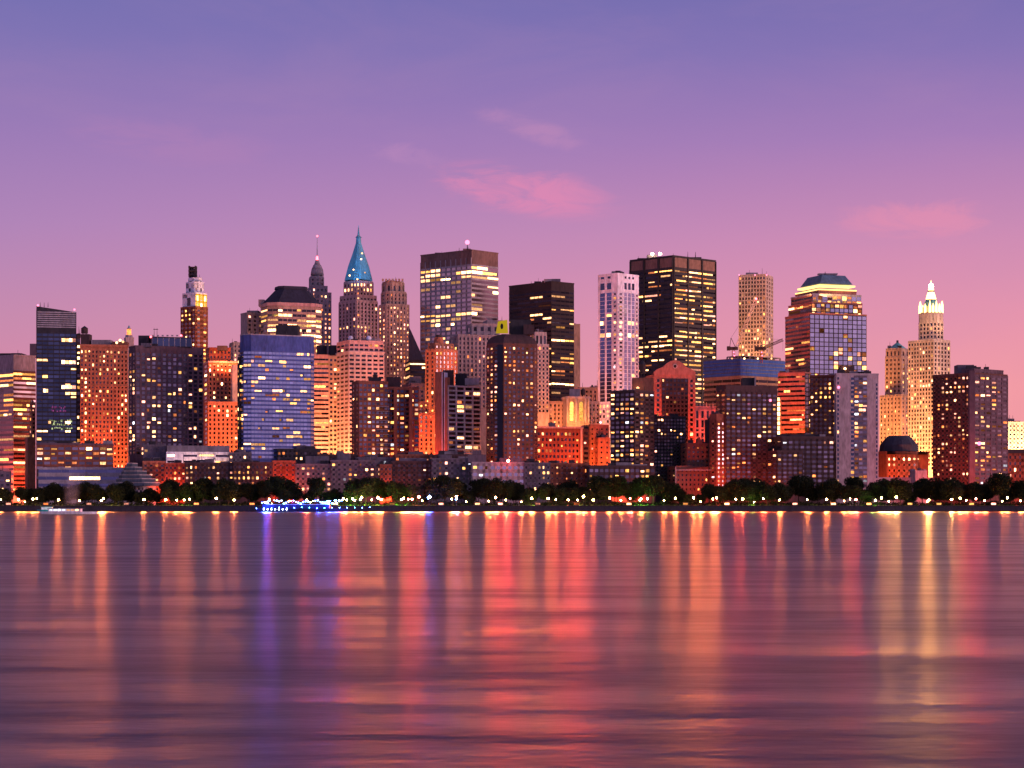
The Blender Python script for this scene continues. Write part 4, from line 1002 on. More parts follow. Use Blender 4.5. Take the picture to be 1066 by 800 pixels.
m_ = b.new('medallion'); c_ = p_ + u_*L_*.5 + n_*.6; zc = zz(381.3,1500)
for rr_, mt, oo in ((1.7,'stone_pale',0), (1.1,'black_paint',-.15)):
    k_ = len(m_.v); m_.v += [((c_ + u_*rr_*math.cos(2*math.pi*i/16) - n_*0 + n_*(-oo)).x, (c_ + n_*(-oo)).y + u_.y*rr_*math.cos(2*math.pi*i/16), zc + rr_*math.sin(2*math.pi*i/16)) for i in range(16)]
    m_.f.append(tuple(range(k_, k_+16))); m_.m.append(m_.mi(mt))
b.finish()
b = Building('ornate_block', 'small red floodlit gothic block with pinnacles and tall columns, right of the gabled tower', 735, 1530, 475)
T = rect(720, 723, 750, 1530, 12, 22)
b.tier(T, 424, 'stone_pink', {0: S(mw=6, mh=9, fw=.5, fh=.8, p=.0, glass='glass_dim', pier=.8, band=.4, top=3), '*': None})
for i in range(9): m_ = b.new('pinnacle'); m_.cyl(kx(722.5+i*3.3)*1531, 1532, zz(425,1531), zz(419 + (i % 2)*2,1531), .6, .1, 'stone_pale', 5)
b.new('cornice').prism(inset(T, 1.05), zz(428,1530), zz(426,1530), 'stone_pink'); b.new('cornice').prism(inset(T, 1.05), zz(451,1530), zz(449,1530), 'stone_pink')
b.finish()
b = Building('glass_block', 'dark glass block with a flat top standing before the foot of the gabled tower', 705, 1450, 512)
b.tier(rect(679, 681, 714, 1450, 9, 20), 434, 'steel_dark', S(mw=3.2, mh=3.6, fw=.6, fh=.5, p=.06, pal='apt', glass='glass_dim', pier=.1, band=.1, rows=[(447,453,.3,'bright')])); b.finish()
b = Building('brick_block', 'dark brown stepped brick block with a small gable, between the gabled tower and dark apartments', 725, 1425, 512)
BR = S(mw=4.4, mh=4.7, fw=.4, fh=.45, p=.08, pal='orange', glass='glass_dim', pier=.15, band=.1)
b.tier(rect(701, 704, 746, 1425, 10, 24), 486, 'brick_brown', BR); b.tier(rect(712, 715, 743, 1432, 10, 16), 462, 'brick_brown', BR.but(p=.14), ybot=487)
b.rbox('stair_house', 735, 748, 437, 464, 1446, 10, 'brick_dark'); b.tank(741, 434, 440, 1449, 9)
m_ = b.new('gable'); X = lambda p: kx(p)*1434
v = [(X(724),1433,zz(463,1433)), (X(732),1433,zz(463,1433)), (X(728),1433,zz(455,1433)), (X(724),1442,zz(463,1433)), (X(732),1442,zz(463,1433)), (X(728),1442,zz(455,1433))]
for f_ in ((0,1,2),(4,3,5),(1,4,5,2),(3,0,2,5)): m_.face([v[i] for i in f_], 'brick_brown')
b.rbox('chimney_pipe', 703, 704, 486, 505, 1421, 1, 'stone_grey'); b.rbox('ledge', 704, 742, 489, 490, 1423, 1.5, 'stone_grey')
b.finish()

b = Building('apartment_tower', 'dark slate apartment tower with a tall roof box, in front of the blue netting', 755, 1420, 508)
T = rect(745.5, 755.5, 809, 1420, 19)
AD = S(mw=5.5, mh=4.7, fw=.58, fh=.45, p=.22, glass='glass_grey', pier=.15, band=.15, top=7, rows=[(424,432,.35,'yellow'),(442,449,.25),(457,465,.25)])
b.tier(T, 402, 'brick_dark', {0: AD, 3: AD.but(mw=5, p=.3, trim='brick_red')})
b.tier(rect(745, 746, 755, 1418, 30, 8), 432, 'brick_red', AD.but(p=.3, fw=.35, mw=5), part='side_wall')
b.rbox('roof_box', 773, 786, 393.5, 403, 1440, 10, 'steel_dark'); b.rbox('roof_vent', 785.5, 787, 393, 402, 1438, 2, 'stone_grey')
b.beacon(802, 417, 1412, .9, 'beacon_pink')
b.finish()
b = Building('apartment_block', 'low dark apartment block with scattered lit windows, left of the grey ribbed tower', 835, 1410, 508)
b.tier(rect(806, 809, 836, 1410, 12, 20), 470, 'brick_dark', AD.but(top=2, p=.16, rows=())); b.tier(rect(811, 814, 868.5, 1414, 11, 24), 455, 'brick_dark', AD.but(mw=5.8, mh=5, p=.12, top=3, fh=.48, rows=()))
b.rbox('roof_box', 822, 860, 452.5, 456, 1424, 10, 'roof_dark')
b.finish()

b = Building('apartment_tower', 'grey ribbed apartment tower with a dark brown left flank', 872, 1430, 508)
T = rect(843, 871, 876, 1434, 80, None)
BW = S(mw=4.6, mh=4.7, fw=.46, fh=.48, p=.4, pal='yellow', glass='glass_dim', pier=.1, band=.1)
b.tier(T, 391, 'brick_brown', {3: BW, 0: None}, part='left_wall')
T = rect(868, 870.5, 914.5, 1430, 10, 26)
b.tier(T, 389.5, 'concrete', None)
p_, q_ = Vector(T[0]), Vector(T[1])
for a, c_, sp in ((.34,.43,S(mw=3, mh=4.6, fw=.8, fh=.6, p=.12, pal='yellow', glass='glass_navy', pier=0, band=.1, top=2)), (.43,.73,S(mw=4.6, mh=4.6, fw=.85, fh=.55, p=.42, glass='glass_grey', pier=.1, band=.35, top=2, trim='concrete_dark', cols=((.3,.7,.4),))),
                 (.02,.07,S(mw=3, mh=4.6, fw=.7, fh=.6, p=.05, glass='glass_navy', pier=0, band=.05, top=2)), (.94,.98,S(mw=3, mh=4.6, fw=.8, fh=.6, p=.06, glass='glass_navy', pier=0, band=.05, top=8))):
    b.facade(p_ + (q_-p_)*a, p_ + (q_-p_)*c_, zz(508,1430), zz(390,1430), sp, 'concrete', 1430)
b.rbox('roof_box', 875, 889, 381, 391, 1446, 10, 'brick_dark'); b.rbox('roof_box', 893, 903, 387, 391, 1444, 8, 'roof_dark'); m_ = b.new('roof_lamp', True); m_.ball(at(879.5, 384, 1444), .9, 'lit_bright'); b.beacon(873, 403.5, 1428, 1.0, 'beacon_pink')
b.finish()

b = Building('domed_building', 'round cornered orange brick building under a dark faceted dome', 940, 1490, 505)
T = chamfer(rect(915.5, 922, 965.5, 1490, 24), 9)
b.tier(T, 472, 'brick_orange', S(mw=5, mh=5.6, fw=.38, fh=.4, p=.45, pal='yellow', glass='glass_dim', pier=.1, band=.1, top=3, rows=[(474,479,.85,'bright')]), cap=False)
b.new('cornice').prism(inset(T, 1.02), zz(473,1490), zz(470,1490), 'granite_red')
m_ = b.new('dome'); E0 = ellipse(918.5, 960.5, 1496, 28, 12); m_.prism(E0, zz(470,1496), zz(463,1496), 'dome_slate', pts1=inset(E0, .95)); m_.prism(inset(E0,.95), zz(463,1496), zz(456,1496), 'dome_slate', pts1=inset(E0,.68)); m_.prism(inset(E0,.68), zz(456,1496), zz(453.3,1496), 'dome_slate', pts1=inset(E0,.5))
b.finish()
b = Building('podium', 'low plain grey podium below the domed brick building', 930, 1440, 512)
b.tier(rect(903, 906, 973, 1440, 8, 16), 498, 'concrete', None); b.tier(rect(951, 953, 965, 1436, 8, 12), 491, 'concrete', None); b.finish()

b = Building('apartment_tower', 'wide dark apartment tower with brown lit left half, rightmost of the tall towers', 1010, 1430, 514)
T = rect(971, 1014, 1049, 1430, 40)
RW = S(mw=4.4, mh=4.6, fw=.5, fh=.48, p=.32, pal='pink', glass='glass_dim', pier=.1, band=.1, top=3)
b.tier(T, 388, 'brick_brown', {3: RW, 0: S(mw=6, mh=4.6, fw=.74, fh=.48, p=.3, glass='glass_grey', pier=.4, band=.25, top=3, trim='brick_purple')}, cap=False)
b.tier(rect(1001, 1014, 1044.5, 1436, 42), 384, 'brick_purple', RW.but(p=.1, mh=4), ybot=390)
b.rbox('roof_box', 997, 1014, 380, 390, 1450, 12, 'concrete_dark')
b.new('stair_column').box(kx(1009)*1429.5, kx(1015)*1429.5, 1428.6, 1434, GZ, zz(386,1430), 'brick_purple')
b.beacon(1019.5, 462, 1424, 1.3, 'beacon_pink')
b.finish()
b = Building('brick_block', 'yellow floodlit block above a dark roofed brick hall at the right edge', 1062, 1600, 512)
b.tier(rect(1040, 1046, 1085, 1600, 10, 30), 440, 'stone_pale', S(mw=4, mh=4.4, fw=.5, fh=.4, p=.05, pal='yellow', glass='glass_dim', pier=.2, band=.2))
b.mast(1050, 435, 441, 1610, .3); b.mast(1053, 437, 441, 1610, .3)
b.finish()
b = Building('brick_hall', 'long brick hall with a dark flat roof at the right edge behind the trees', 1062, 1500, 512)
T = rect(1040, 1044, 1090, 1500, 8, 30)
b.tier(T, 471, 'brick_red', S(mw=5, mh=7, fw=.35, fh=.5, p=.15, glass='glass_dim', pier=.1, band=.1, top=2)); b.new('roof').prism(inset(T, 1.02), zz(472,1500), zz(468,1500), 'roof_dark'); b.finish()

# ------------------------------------------------------------------ waterfront row
b = Building('office_block', 'low ribbon windowed brick block in front of the dark glass tower', 45, 1425, 500)
b.tier(rect(34, 38, 118, 1425, 12, 30), 462.5, 'brick_purple', S(mw=7, mh=5.0, fw=.8, fh=.56, p=.3, pal='apt', glass='glass_grey', pier=.12, band=.15, top=2, trim='brick_red', rows=[(464,468,.4,'bright')]))
b.rbox('roof_box', 88, 96, 459, 463.5, 1440, 8, 'roof_dark'); b.rbox('roof_box', 107, 115, 459, 463.5, 1440, 8, 'roof_grey'); b.rbox('roof_box', 52, 80, 460.5, 463.5, 1440, 8, 'roof_grey')
b.finish()
b = Building('museum', 'low museum with a dark blue stepped roof and a long pale glass wing', 140, 1395, 520)
W_ = rect(38, 40, 128, 1400, 8, 24)
b.tier(W_, 486.5, 'concrete', None, cap=False, roof='roof_grey')
b.facade(W_[0], W_[1], zz(510,1400), zz(487,1400), S(mw=8, mh=7.6, fw=.98, fh=.45, p=.0, pal='bright', glass='glass_blue', pier=.05, band=.4, top=0, run=3, trim='steel_grey', rows=[(496,502,.55,'bright')], bottom=509), 'concrete', 1400)
for i in range(6):
    e0 = 162 - i*4.4; s0 = 112 + i*3.2
    P_ = ellipse(s0, e0, 1384, 40 - i*3, 6)
    b.new('roof_tier').prism(P_, zz(506 - i*4.0, 1388), zz(503 - i*4.0, 1388), 'dome_slate', pts1=inset(P_, .985)); b.new('tier_band').prism(inset(P_, .975), zz(503.1 - i*4.0, 1388), zz(502 - i*4.0, 1388), 'steel_grey')
H_ = ellipse(118, 158, 1388, 34, 6); b.tier(H_, 506, 'concrete', S(mw=4, mh=6, fw=.5, fh=.5, p=.04, glass='glass_navy', pier=.1, band=.1, top=3, bottom=521), cap=False)
b.finish()
b = Building('white_pavilion', 'white low modern block with a grey slatted roof and a darker left wing', 205, 1432, 490)
b.tier(rect(170, 173, 240, 1432, 10, 24), 470.5, 'white_panel', S(mw=18, mh=6, fw=.85, fh=.35, p=.15, pal='bright', glass='glass_dim', pier=.05, band=.05, top=1), cap=False)
b.new('slatted_roof').prism(inset(rect(171, 174, 239, 1436, 10, 18), 1), zz(470.5,1436), zz(464,1436), 'roof_grey')
b.tier(rect(147, 149, 173, 1440, 10, 18), 463.5, 'concrete_dark', S(mw=6, mh=8, fw=.5, fh=.3, p=.15, glass='glass_dim', pier=.3, band=.1), part='left_wing')
b.finish()
def lowrise(px0, px1, ytop, D, mat, sp, label, boxes=()):
    b = Building('apartment_block', label, px0 + 2, D, 512)
    b.tier(rect(px0 - 2, px0 + .5, px1, D, 8, 18), ytop, mat, sp)
    for (a, c_, y) in boxes: b.rbox('roof_box', a, c_, y, ytop + 1, D + 6, 8, 'concrete_dark')
    return b.finish()
LW = S(mw=4.6, mh=5.2, fw=.46, fh=.46, p=.3, glass='glass_dim', pier=.12, band=.12, top=1.5, pal='apt')
lowrise(148, 172, 481, 1410, 'brick_orange', LW.but(mw=6, p=.12), 'red lit brick frame block below the left wing of the white pavilion')
lowrise(171, 193, 483, 1404, 'brick_red', LW.but(p=.2), 'small red brick block right of the red lit frame block')
lowrise(192, 243, 482.5, 1400, 'brick_dark', LW.but(p=.42), 'dark waterfront apartments below the white pavilion', ((213,221,478),))
lowrise(242, 284, 482, 1402, 'brick_dark', LW.but(p=.5, pal='yellow', rows=[(493,498,.75,'yellow')]), 'dark waterfront apartments with bright yellow windows below the blue glass block')
lowrise(283, 308, 480.5, 1408, 'brick_red', LW.but(mw=5.6, fw=.35, fh=.35, p=.15), 'small red brick building between dark waterfront apartments below the blue glass block')
lowrise(307, 345, 484, 1402, 'concrete_dark', LW.but(mw=5.4, p=.32), 'dark bluish waterfront apartments right of the small red brick building', ((318,342,475),))
lowrise(344, 396, 480, 1404, 'concrete_dark', LW.but(mw=5.6, p=.22), 'dark bluish waterfront apartments below the floodlit pink block', ((351,364,472),))
lowrise(395, 408, 484.5, 1398, 'brick_red', LW.but(mw=5, p=.25), 'narrow red lit block between dark apartments below the brick apartment block')
lowrise(407, 450, 481, 1404, 'brick_dark', LW.but(mw=5.6, p=.14), 'dark unlit waterfront apartments below the orange stepped tower', ((415,440,477),))
lowrise(449, 492, 478, 1404, 'concrete_dark', LW.but(mw=6.2, p=.2), 'dark waterfront apartments below the white balcony slab', ((458,470,474),))
lowrise(491, 546, 482, 1400, 'concrete', LW.but(mw=6.4, mh=6.4, p=.14, glass='glass_tower', fw=.6), 'grey waterfront building with large bluish windows under a red floodlight', ((487,506,473.5), (520,543,477)))
lowrise(545, 573, 482.5, 1404, 'concrete_dark', LW.but(mw=4.6, p=.3, pal='bright'), 'narrow grey waterfront block below the rounded apartment tower')
lowrise(572, 613, 483, 1408, 'brick_red', LW.but(mw=4.8, fw=.35, fh=.35, p=.25), 'red brick waterfront block below the pale cornered brick block')
lowrise(330, 372, 474, 1440, 'brick_dark', LW.but(p=.2), 'low dark roofs in front of the striped salmon block')
lowrise(288, 334, 468, 1446, 'steel_dark', LW.but(p=.3, pal='pink'), 'low dark glassy block at the right foot of the blue glass block')

lowrise(371, 412, 477, 1424, 'concrete_dark', LW.but(p=.15), 'low grey roofs at the foot of the brick apartment block', ((380,392,473),))
lowrise(411, 452, 474, 1424, 'brick_red', LW.but(p=.3, pal='pink'), 'low brick roofs at the foot of the orange stepped tower', ((425,440,470.5),))
lowrise(446, 503, 474, 1424, 'brick_dark', LW.but(p=.25), 'low dark roofs at the foot of the white balcony slab', ((492,501,469),))
lowrise(238, 262, 472, 1428, 'concrete_dark', LW.but(p=.25, pal='yellow'), 'small grey block right of the white pavilion', ((246,254,468),))
# red floodlight on the grey roof
e_ = empty('floodlight', at(529, 483, 1398), 'glaring red floodlight on the grey waterfront roof', 'floodlight')
m_ = MB(); p_ = at(529, 480, 1396); m_.cyl(p_.x, p_.y, zz(483,1396), p_.z - .6, .18, .12, 'steel_dark', 6); m_.build('post', e_)
m_ = MB(); m_.ball(p_, 1.0, 'flood_red'); m_.build('lamp', e_, smooth=True)

# ------------------------------------------------------------------ landmarks used to describe what stands along the quay
LAND = [(-30,38,'the striped office block'), (38,84,'the dark glass tower'), (84,118,'the low ribbon windowed block'), (118,165,'the stepped roof museum'), (165,245,'the white pavilion'), (245,332,'the blue glass block'),
        (332,368,'the floodlit pink block'), (368,440,'the brick apartments with balconies'), (440,503,'the white balcony slab'), (503,565,'the rounded apartment tower'), (565,635,'the pale cornered brick block'),
        (635,682,'the dark slate apartments'), (682,745,'the red gabled tower'), (745,812,'the tower with the tall roof box'), (812,868,'the low dark apartments'), (868,915,'the grey ribbed tower'),
        (915,970,'the domed brick building'), (970,1048,'the wide dark tower'), (1048,1100,'the brick hall at the right edge')]
ORD = ['first', 'second', 'third', 'fourth', 'fifth', 'sixth', 'seventh', 'eighth', 'ninth', 'tenth', 'eleventh', 'twelfth']
def where(pxs):
    """for every column: (landmark, its rank from the left among those before the same landmark, how many)"""
    seg = [next((i for i, s in enumerate(LAND) if s[0] <= p < s[1]), 0) for p in pxs]
    out = []
    for i, p in enumerate(pxs):
        same = sorted(pxs[j] for j in range(len(pxs)) if seg[j] == seg[i])
        out.append((LAND[seg[i]][2], same.index(p), len(same)))
    return out
def phrase(head, w, mid='before'):
    return f"{head} {mid} {w[0]}" + ('' if w[2] == 1 else f", {ORD[w[1]]} from the left")

# ------------------------------------------------------------------ trees
def leafmat(name, c):
    m, n, l, b = newmat(name)
    geo = n.new('ShaderNodeNewGeometry')
    rp = ramp(n, [(0, (c[0]*.5, c[1]*.5, c[2]*.5, 1)), (.6, (*c, 1)), (1, (c[0]*1.7, c[1]*1.5, c[2]*1.2, 1))])
    l.new(geo.outputs['Random Per Island'], rp.inputs[0]); l.new(rp.outputs[0], b.inputs['Base Color'])
    b.inputs['Roughness'].default_value = .8; b.inputs['Specular IOR Level'].default_value = .15
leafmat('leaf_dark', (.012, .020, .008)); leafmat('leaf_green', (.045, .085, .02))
def leaves(m, rg, c, r, n, size, mat, squash=.85):
    for _ in range(n):
        while True:
            v = Vector((rg.uniform(-1,1), rg.uniform(-1,1), rg.uniform(-1,1)))
            if .25 < v.length < 1: break
        p = Vector(c) + Vector((v.x*r, v.y*r, v.z*r*squash))
        d = Vector((rg.gauss(0,1), rg.gauss(0,1), rg.gauss(0,1))).normalized(); u = d.orthogonal().normalized(); w = d.cross(u)
        s = size * rg.uniform(.5, 1.3)
        m.face([p - u*s, p + w*s*.6, p + u*s, p - w*s*.6], mat)
def tree_meshes(seed, h, rad, lobes):
    rg = random.Random(seed)
    t = MB()
    t.cyl(0, 0, 0, h*.42, .32, .2, 'trunk', 7); t.cyl(0, 0, h*.42, h*.8, .2, .06, 'trunk', 6)
    c = MB()
    for i in range(lobes):
        a = rg.uniform(0, 6.28); k = rg.uniform(.15, .62) * rad
        x, y, z = k*math.cos(a), k*math.sin(a), h*rg.uniform(.42, .84)
        t.bar((0,0,h*.36), (x,y,z), .14, 'trunk')
        r = rad * rg.uniform(.38, .62)
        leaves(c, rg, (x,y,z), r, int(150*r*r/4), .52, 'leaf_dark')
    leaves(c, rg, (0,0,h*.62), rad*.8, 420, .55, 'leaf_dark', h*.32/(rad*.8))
    return t, c
KINDS = [('broad', 14.5, 7.2, 13), ('round', 13.0, 6.2, 11), ('tall', 17.5, 6.4, 14), ('low', 10.5, 6.2, 10)]
PROTO = []
for i, (nm, h, r, lo) in enumerate(KINDS):
    t, c = tree_meshes(30 + i, h, r, lo)
    to = t.build('trunk'); co = c.build('crown'); PROTO.append((to, co))
rt = random.Random(5)
TREES = []
px = -14.0
while px < 1082:
    gap = 60 < px < 66 or 112 < px < 117 or 240 < px < 244 or 488 < px < 492 or 712 < px < 736
    base = 500 + 5*math.sin(px*.045) + 3*math.sin(px*.13 + 1)
    k = rt.choice((0,0,1,2,2,1,3)) if not gap else 3
    TREES.append((px + rt.uniform(-2,2), k, rt.uniform(1322, 1350), rt.uniform(.72, 1.22)))
    px += rt.uniform(7.5, 12.5)
for p_, k, D_, s_ in ((128,0,1345,1.05), (178,2,1345,1.0), (300,2,1352,1.0), (505,2,1352,1.05), (535,0,1350,1.1), (590,0,1350,1.1), (640,2,1352,1.05), (775,2,1352,1.05), (790,0,1350,1.15), (890,2,1352,1.1), (925,0,1350,1.15), (960,2,1352,1.05)):
    TREES.append((p_, k, D_, s_))
TREES.sort()
W = where([t[0] for t in TREES])
used = set()
for (p_, k, D_, s_), w in zip(TREES, W):
    e_ = empty('tree', (kx(p_)*D_, D_, GZ), phrase(('broad', 'round', 'tall', 'low')[k] + ' dark leafy tree', w), 'tree', 'trees along the waterfront')
    rz = rt.uniform(0, 6.28); e_.rotation_euler = (0, 0, rz); e_.scale = (s_*rt.uniform(.92,1.1), s_*rt.uniform(.92,1.1), s_)
    for j, o in enumerate(PROTO[k]):
        if k in used: o2 = o.copy(); col.objects.link(o2)
        else: o2 = o
        o2.parent = e_
    used.add(k)

# green uplights among a few of the trees
for p_, c_ in ((359,(.6,1,.12)), (368,(.45,1,.1)), (378,(.7,1,.15)), (392,(1,.75,.15)), (412,(.5,1,.1)), (421,(.4,1,.1)), (431,(1,.15,.08)), (437,(1,.12,.08)), (664,(.25,1,.1)), (673,(.3,1,.12)), (783,(.8,1,.2)), (556,(.8,.9,.2)), (601,(1,.8,.3)), (908,(.5,1,.15)), (193,(.9,.9,.2)), (118,(1,.5,.15))):
    l_ = bpy.data.lights.new('tree_uplight', 'POINT'); l_.energy = 5200; l_.color = c_; l_.shadow_soft_size = .4
    o = bpy.data.objects.new('tree_uplight', l_); o.location = (kx(p_)*1318, 1318, GZ + 2.2); col.objects.link(o)
# pale plume of spray over the quay at the museum
m, n, l, b = newmat('spray'); n.remove(b)
pv = n.new('ShaderNodeVolumePrincipled'); pv.inputs['Color'].default_value = (.78,.72,.95,1); pv.inputs['Density'].default_value = .1
to = n.new('ShaderNodeTexCoord'); sx = n.new('ShaderNodeSeparateXYZ'); l.new(to.outputs['Object'], sx.inputs[0])
cm = n.new('ShaderNodeCombineXYZ'); l.new(sx.outputs['X'], cm.inputs[0]); l.new(sx.outputs['Y'], cm.inputs[1])
vl = N(n, 'ShaderNodeVectorMath', op='LENGTH'); l.new(cm.outputs[0], vl.inputs[0])
fall = mrange(n, l, vl.outputs['Value'], 6.5, 0.5); fall.inputs['To Max'].default_value = 1.0
zf = mrange(n, l, sx.outputs['Z'], 25, 8); nz = N(n, 'ShaderNodeTexNoise', Scale=.25, Detail=4.0); l.new(to.outputs['Object'], nz.inputs['Vector'])
m1 = N(n, 'ShaderNodeMath', op='MULTIPLY'); l.new(fall.outputs[0], m1.inputs[0]); l.new(zf.outputs[0], m1.inputs[1])
m2 = N(n, 'ShaderNodeMath', op='MULTIPLY'); l.new(m1.outputs[0], m2.inputs[0]); l.new(nz.outputs[0], m2.inputs[1])
m3 = N(n, 'ShaderNodeMath', op='MULTIPLY'); l.new(m2.outputs[0], m3.inputs[0]); m3.inputs[1].default_value = .075; l.new(m3.outputs[0], pv.inputs['Density'])
l.new(pv.outputs[0], n['Material Output'].inputs['Volume'])
m_ = MB(); m_.cyl(kx(75)*1325, 1325, GZ + .2, zz(485,1325), 7.0, 7.0, 'spray', 20)
tag(m_.build('spray', origin=(kx(75)*1325, 1325, GZ)), 'pale lilac plume of spray rising from the quay before the long museum wing', 'spray', kind='stuff')
# ------------------------------------------------------------------ lamps on the promenade
O_, R_, G_ = (1,.19,.04), (1,.075,.025), (1,.38,.09)
COLUMN = [(0,.12,O_),(45,.2,O_),(62,.8,O_),(110,.7,O_),(135,.2,O_),(172,.35,O_),(243,.35,O_),(262,.2,R_),(300,.35,R_),(320,.6,R_),(356,.6,R_),(380,.4,O_),(420,.5,O_),(470,.6,O_),(508,.8,O_),(516,1.2,R_),(530,1.2,R_),(545,.8,O_),
          (570,.8,O_),(580,1.2,R_),(604,1.2,R_),(612,.6,R_),(640,.3,O_),(690,.5,O_),(703,1.2,O_),(742,1.1,O_),(760,.4,R_),(796,.5,R_),(815,.6,O_),(870,.5,O_),(900,.15,R_),(925,.5,G_),(945,1.1,G_),(975,1.1,G_),(992,.5,G_),(1002,.6,R_),(1020,.5,R_),(1035,.2,O_),(1080,.25,O_)]
def column(p):
    for (a, wa, ca), (b, wb, cb) in zip(COLUMN, COLUMN[1:]):
        if a <= p <= b:
            t = (p - a) / (b - a); return wa + (wb - wa)*t, tuple(x + (y - x)*t for x, y in zip(ca, cb))
    return .25, O_
lm = {}
for nm, c, s in (('white', (1,.42,.15), 130), ('orange', (1,.30,.08), 320), ('red', (1,.06,.04), 300), ('blue', (.06,.14,1), 400), ('green', (.6,.9,.18), 260)):
    emit('globe_' + nm, c, s, False, True)
    m_ = MB(); m_.cyl(0,0,0,.5,.16,.14,'pole_dark',8); m_.cyl(0,0,.5,3.6,.07,.06,'pole_dark',6); m_.cyl(0,0,3.6,3.75,.2,.22,'pole_dark',8)
    g_ = MB(); g_.ball((0,0,4.2), .5, 'globe_' + nm, 10, 7)
    lm[nm] = [m_.build('pole'), g_.build('globe', smooth=True), False]
WHITE = [2,19.5,25,34.5,37.5,62,83,104,108,150,172,185,193,196,226,243,280,320,356,362,370,377,388,392,398,420,440,470,476,486,508,516,528,543,553,572,580,592,602,607,618,634,645,668,690,703,722,728,742,747,766,774,796,812,839,861,878,884,918,926,932,964,968,990,1001,1005,1024,1043,1048,1062]
STRONG = {19.5, 62, 83, 108, 150, 172, 243, 356, 377, 440, 486, 508, 543, 572, 592, 607, 618, 645, 703, 722, 728, 742, 774, 812, 861, 932, 964, 968, 1005, 1043}
LAMPS = [(p + rt.uniform(-1.5,1.5), 'orange' if p in STRONG else 'white', rt.uniform(1303, 1318)) for p in WHITE] + [(425,'red',1306), (429,'red',1308), (436,'red',1310), (891,'red',1305), (656,'red',1309), (1016,'red',1308)] + [(331,'blue',1306), (342,'blue',1308), (446,'blue',1306), (447.5,'blue',1312), (475,'blue',1306), (350,'blue',1306)] + [(367,'green',1310), (375,'green',1311), (418,'green',1310), (666,'green',1312), (674,'green',1311), (911,'green',1316), (785,'green',1310)]
LAMPS.sort()
for kind in ('white', 'orange', 'red', 'blue', 'green'):
    L_ = [t for t in LAMPS if t[1] == kind]
    for (p_, _, D_), w in zip(L_, where([t[0] for t in L_])):
        e_ = empty('street_lamp', (kx(p_)*D_, D_, GZ), phrase({'white':'warm white', 'orange':'glaring orange', 'red':'red', 'blue':'blue', 'green':'greenish'}[kind] + ' globe lamp', w), 'street lamp', 'globe lamps along the promenade')
        s_ = rt.choice((.6, .8, 1.0, 1.35)); e_.scale = (s_, s_, s_*.4 + rt.uniform(.4, .95))
        for o in lm[kind][:2]:
            if lm[kind][2]: o2 = o.copy(); col.objects.link(o2)
            else: o2 = o
            o2.parent = e_
        lm[kind][2] = True
        # spot added in front of most lamps, to draw coloured streaks on the water
        cw, cc = column(p_)
        if kind == 'blue': cw, cc = .12, (.05,.10,1)
        if kind == 'red': cw, cc = .6, (1,.07,.04)
        if kind == 'green': continue
        l_ = bpy.data.lights.new('streak_spot', 'SPOT'); l_.energy = 240e3 * cw; l_.color = cc; l_.spot_size = R(110); l_.spot_blend = .5; l_.shadow_soft_size = 1.4
        o = bpy.data.objects.new('streak_spot', l_); o.location = (kx(p_)*D_, D_ - 1.1, GZ + 4.4); o.rotation_euler = (R(82), 0, R(180)); col.objects.link(o)

# dark undergrowth below the trees
m_ = MB(); rg = random.Random(4)
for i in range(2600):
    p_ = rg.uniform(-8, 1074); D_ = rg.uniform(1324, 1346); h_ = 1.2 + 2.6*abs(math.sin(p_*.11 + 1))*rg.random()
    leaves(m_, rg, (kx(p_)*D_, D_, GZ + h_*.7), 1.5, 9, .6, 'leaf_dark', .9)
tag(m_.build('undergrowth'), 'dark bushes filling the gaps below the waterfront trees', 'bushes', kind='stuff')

# hedges and shrubs along the promenade, lit by the lamps
m_ = MB(); rg = random.Random(3)
for i in range(1500):
    p_ = rg.uniform(-8, 1074); D_ = rg.uniform(1317, 1321); h_ = .5 + 1.1*abs(math.sin(p_*.21))*rg.random()
    leaves(m_, rg, (kx(p_)*D_, D_, GZ + h_*.6), .75, 5, .33, 'leaf_green', .8)
tag(m_.build('shrubbery'), 'low green shrubs along the back of the promenade', 'shrubs', kind='stuff')

# quayside kiosks that glow among the lamps
KIOSK = [8, 47, 92, 131, 204, 262, 349, 408, 459, 497, 521, 560, 600, 655, 714, 757, 828, 868, 905, 948, 978, 1012, 1035]
for p_, w in zip(KIOSK, where(KIOSK)):
    D_ = 1312; x = kx(p_)*D_
    e_ = empty('kiosk', (x, D_, GZ), phrase('small lit kiosk with a flat canopy', w), 'kiosk', 'kiosks along the promenade')
    m_ = MB(); m_.box(x-1.6, x+1.6, D_, D_+2, GZ, GZ+1.0, 'steel_dark'); m_.box(x-1.5, x+1.5, D_+1.8, D_+2, GZ+1.0, GZ+2.3, 'steel_dark'); m_.build('counter', e_)
    m_ = MB(); m_.box(x-1.4, x+1.4, D_+1.6, D_+1.75, GZ+1.1, GZ+2.2, rt.choice(('lit_warm','lit_yellow','lit_orange','lit_pink'))); m_.build('lit_shelf', e_)
    m_ = MB(); m_.box(x-2.1, x+2.1, D_-.8, D_+2.3, GZ+2.4, GZ+2.6, 'roof_dark'); m_.build('canopy', e_)

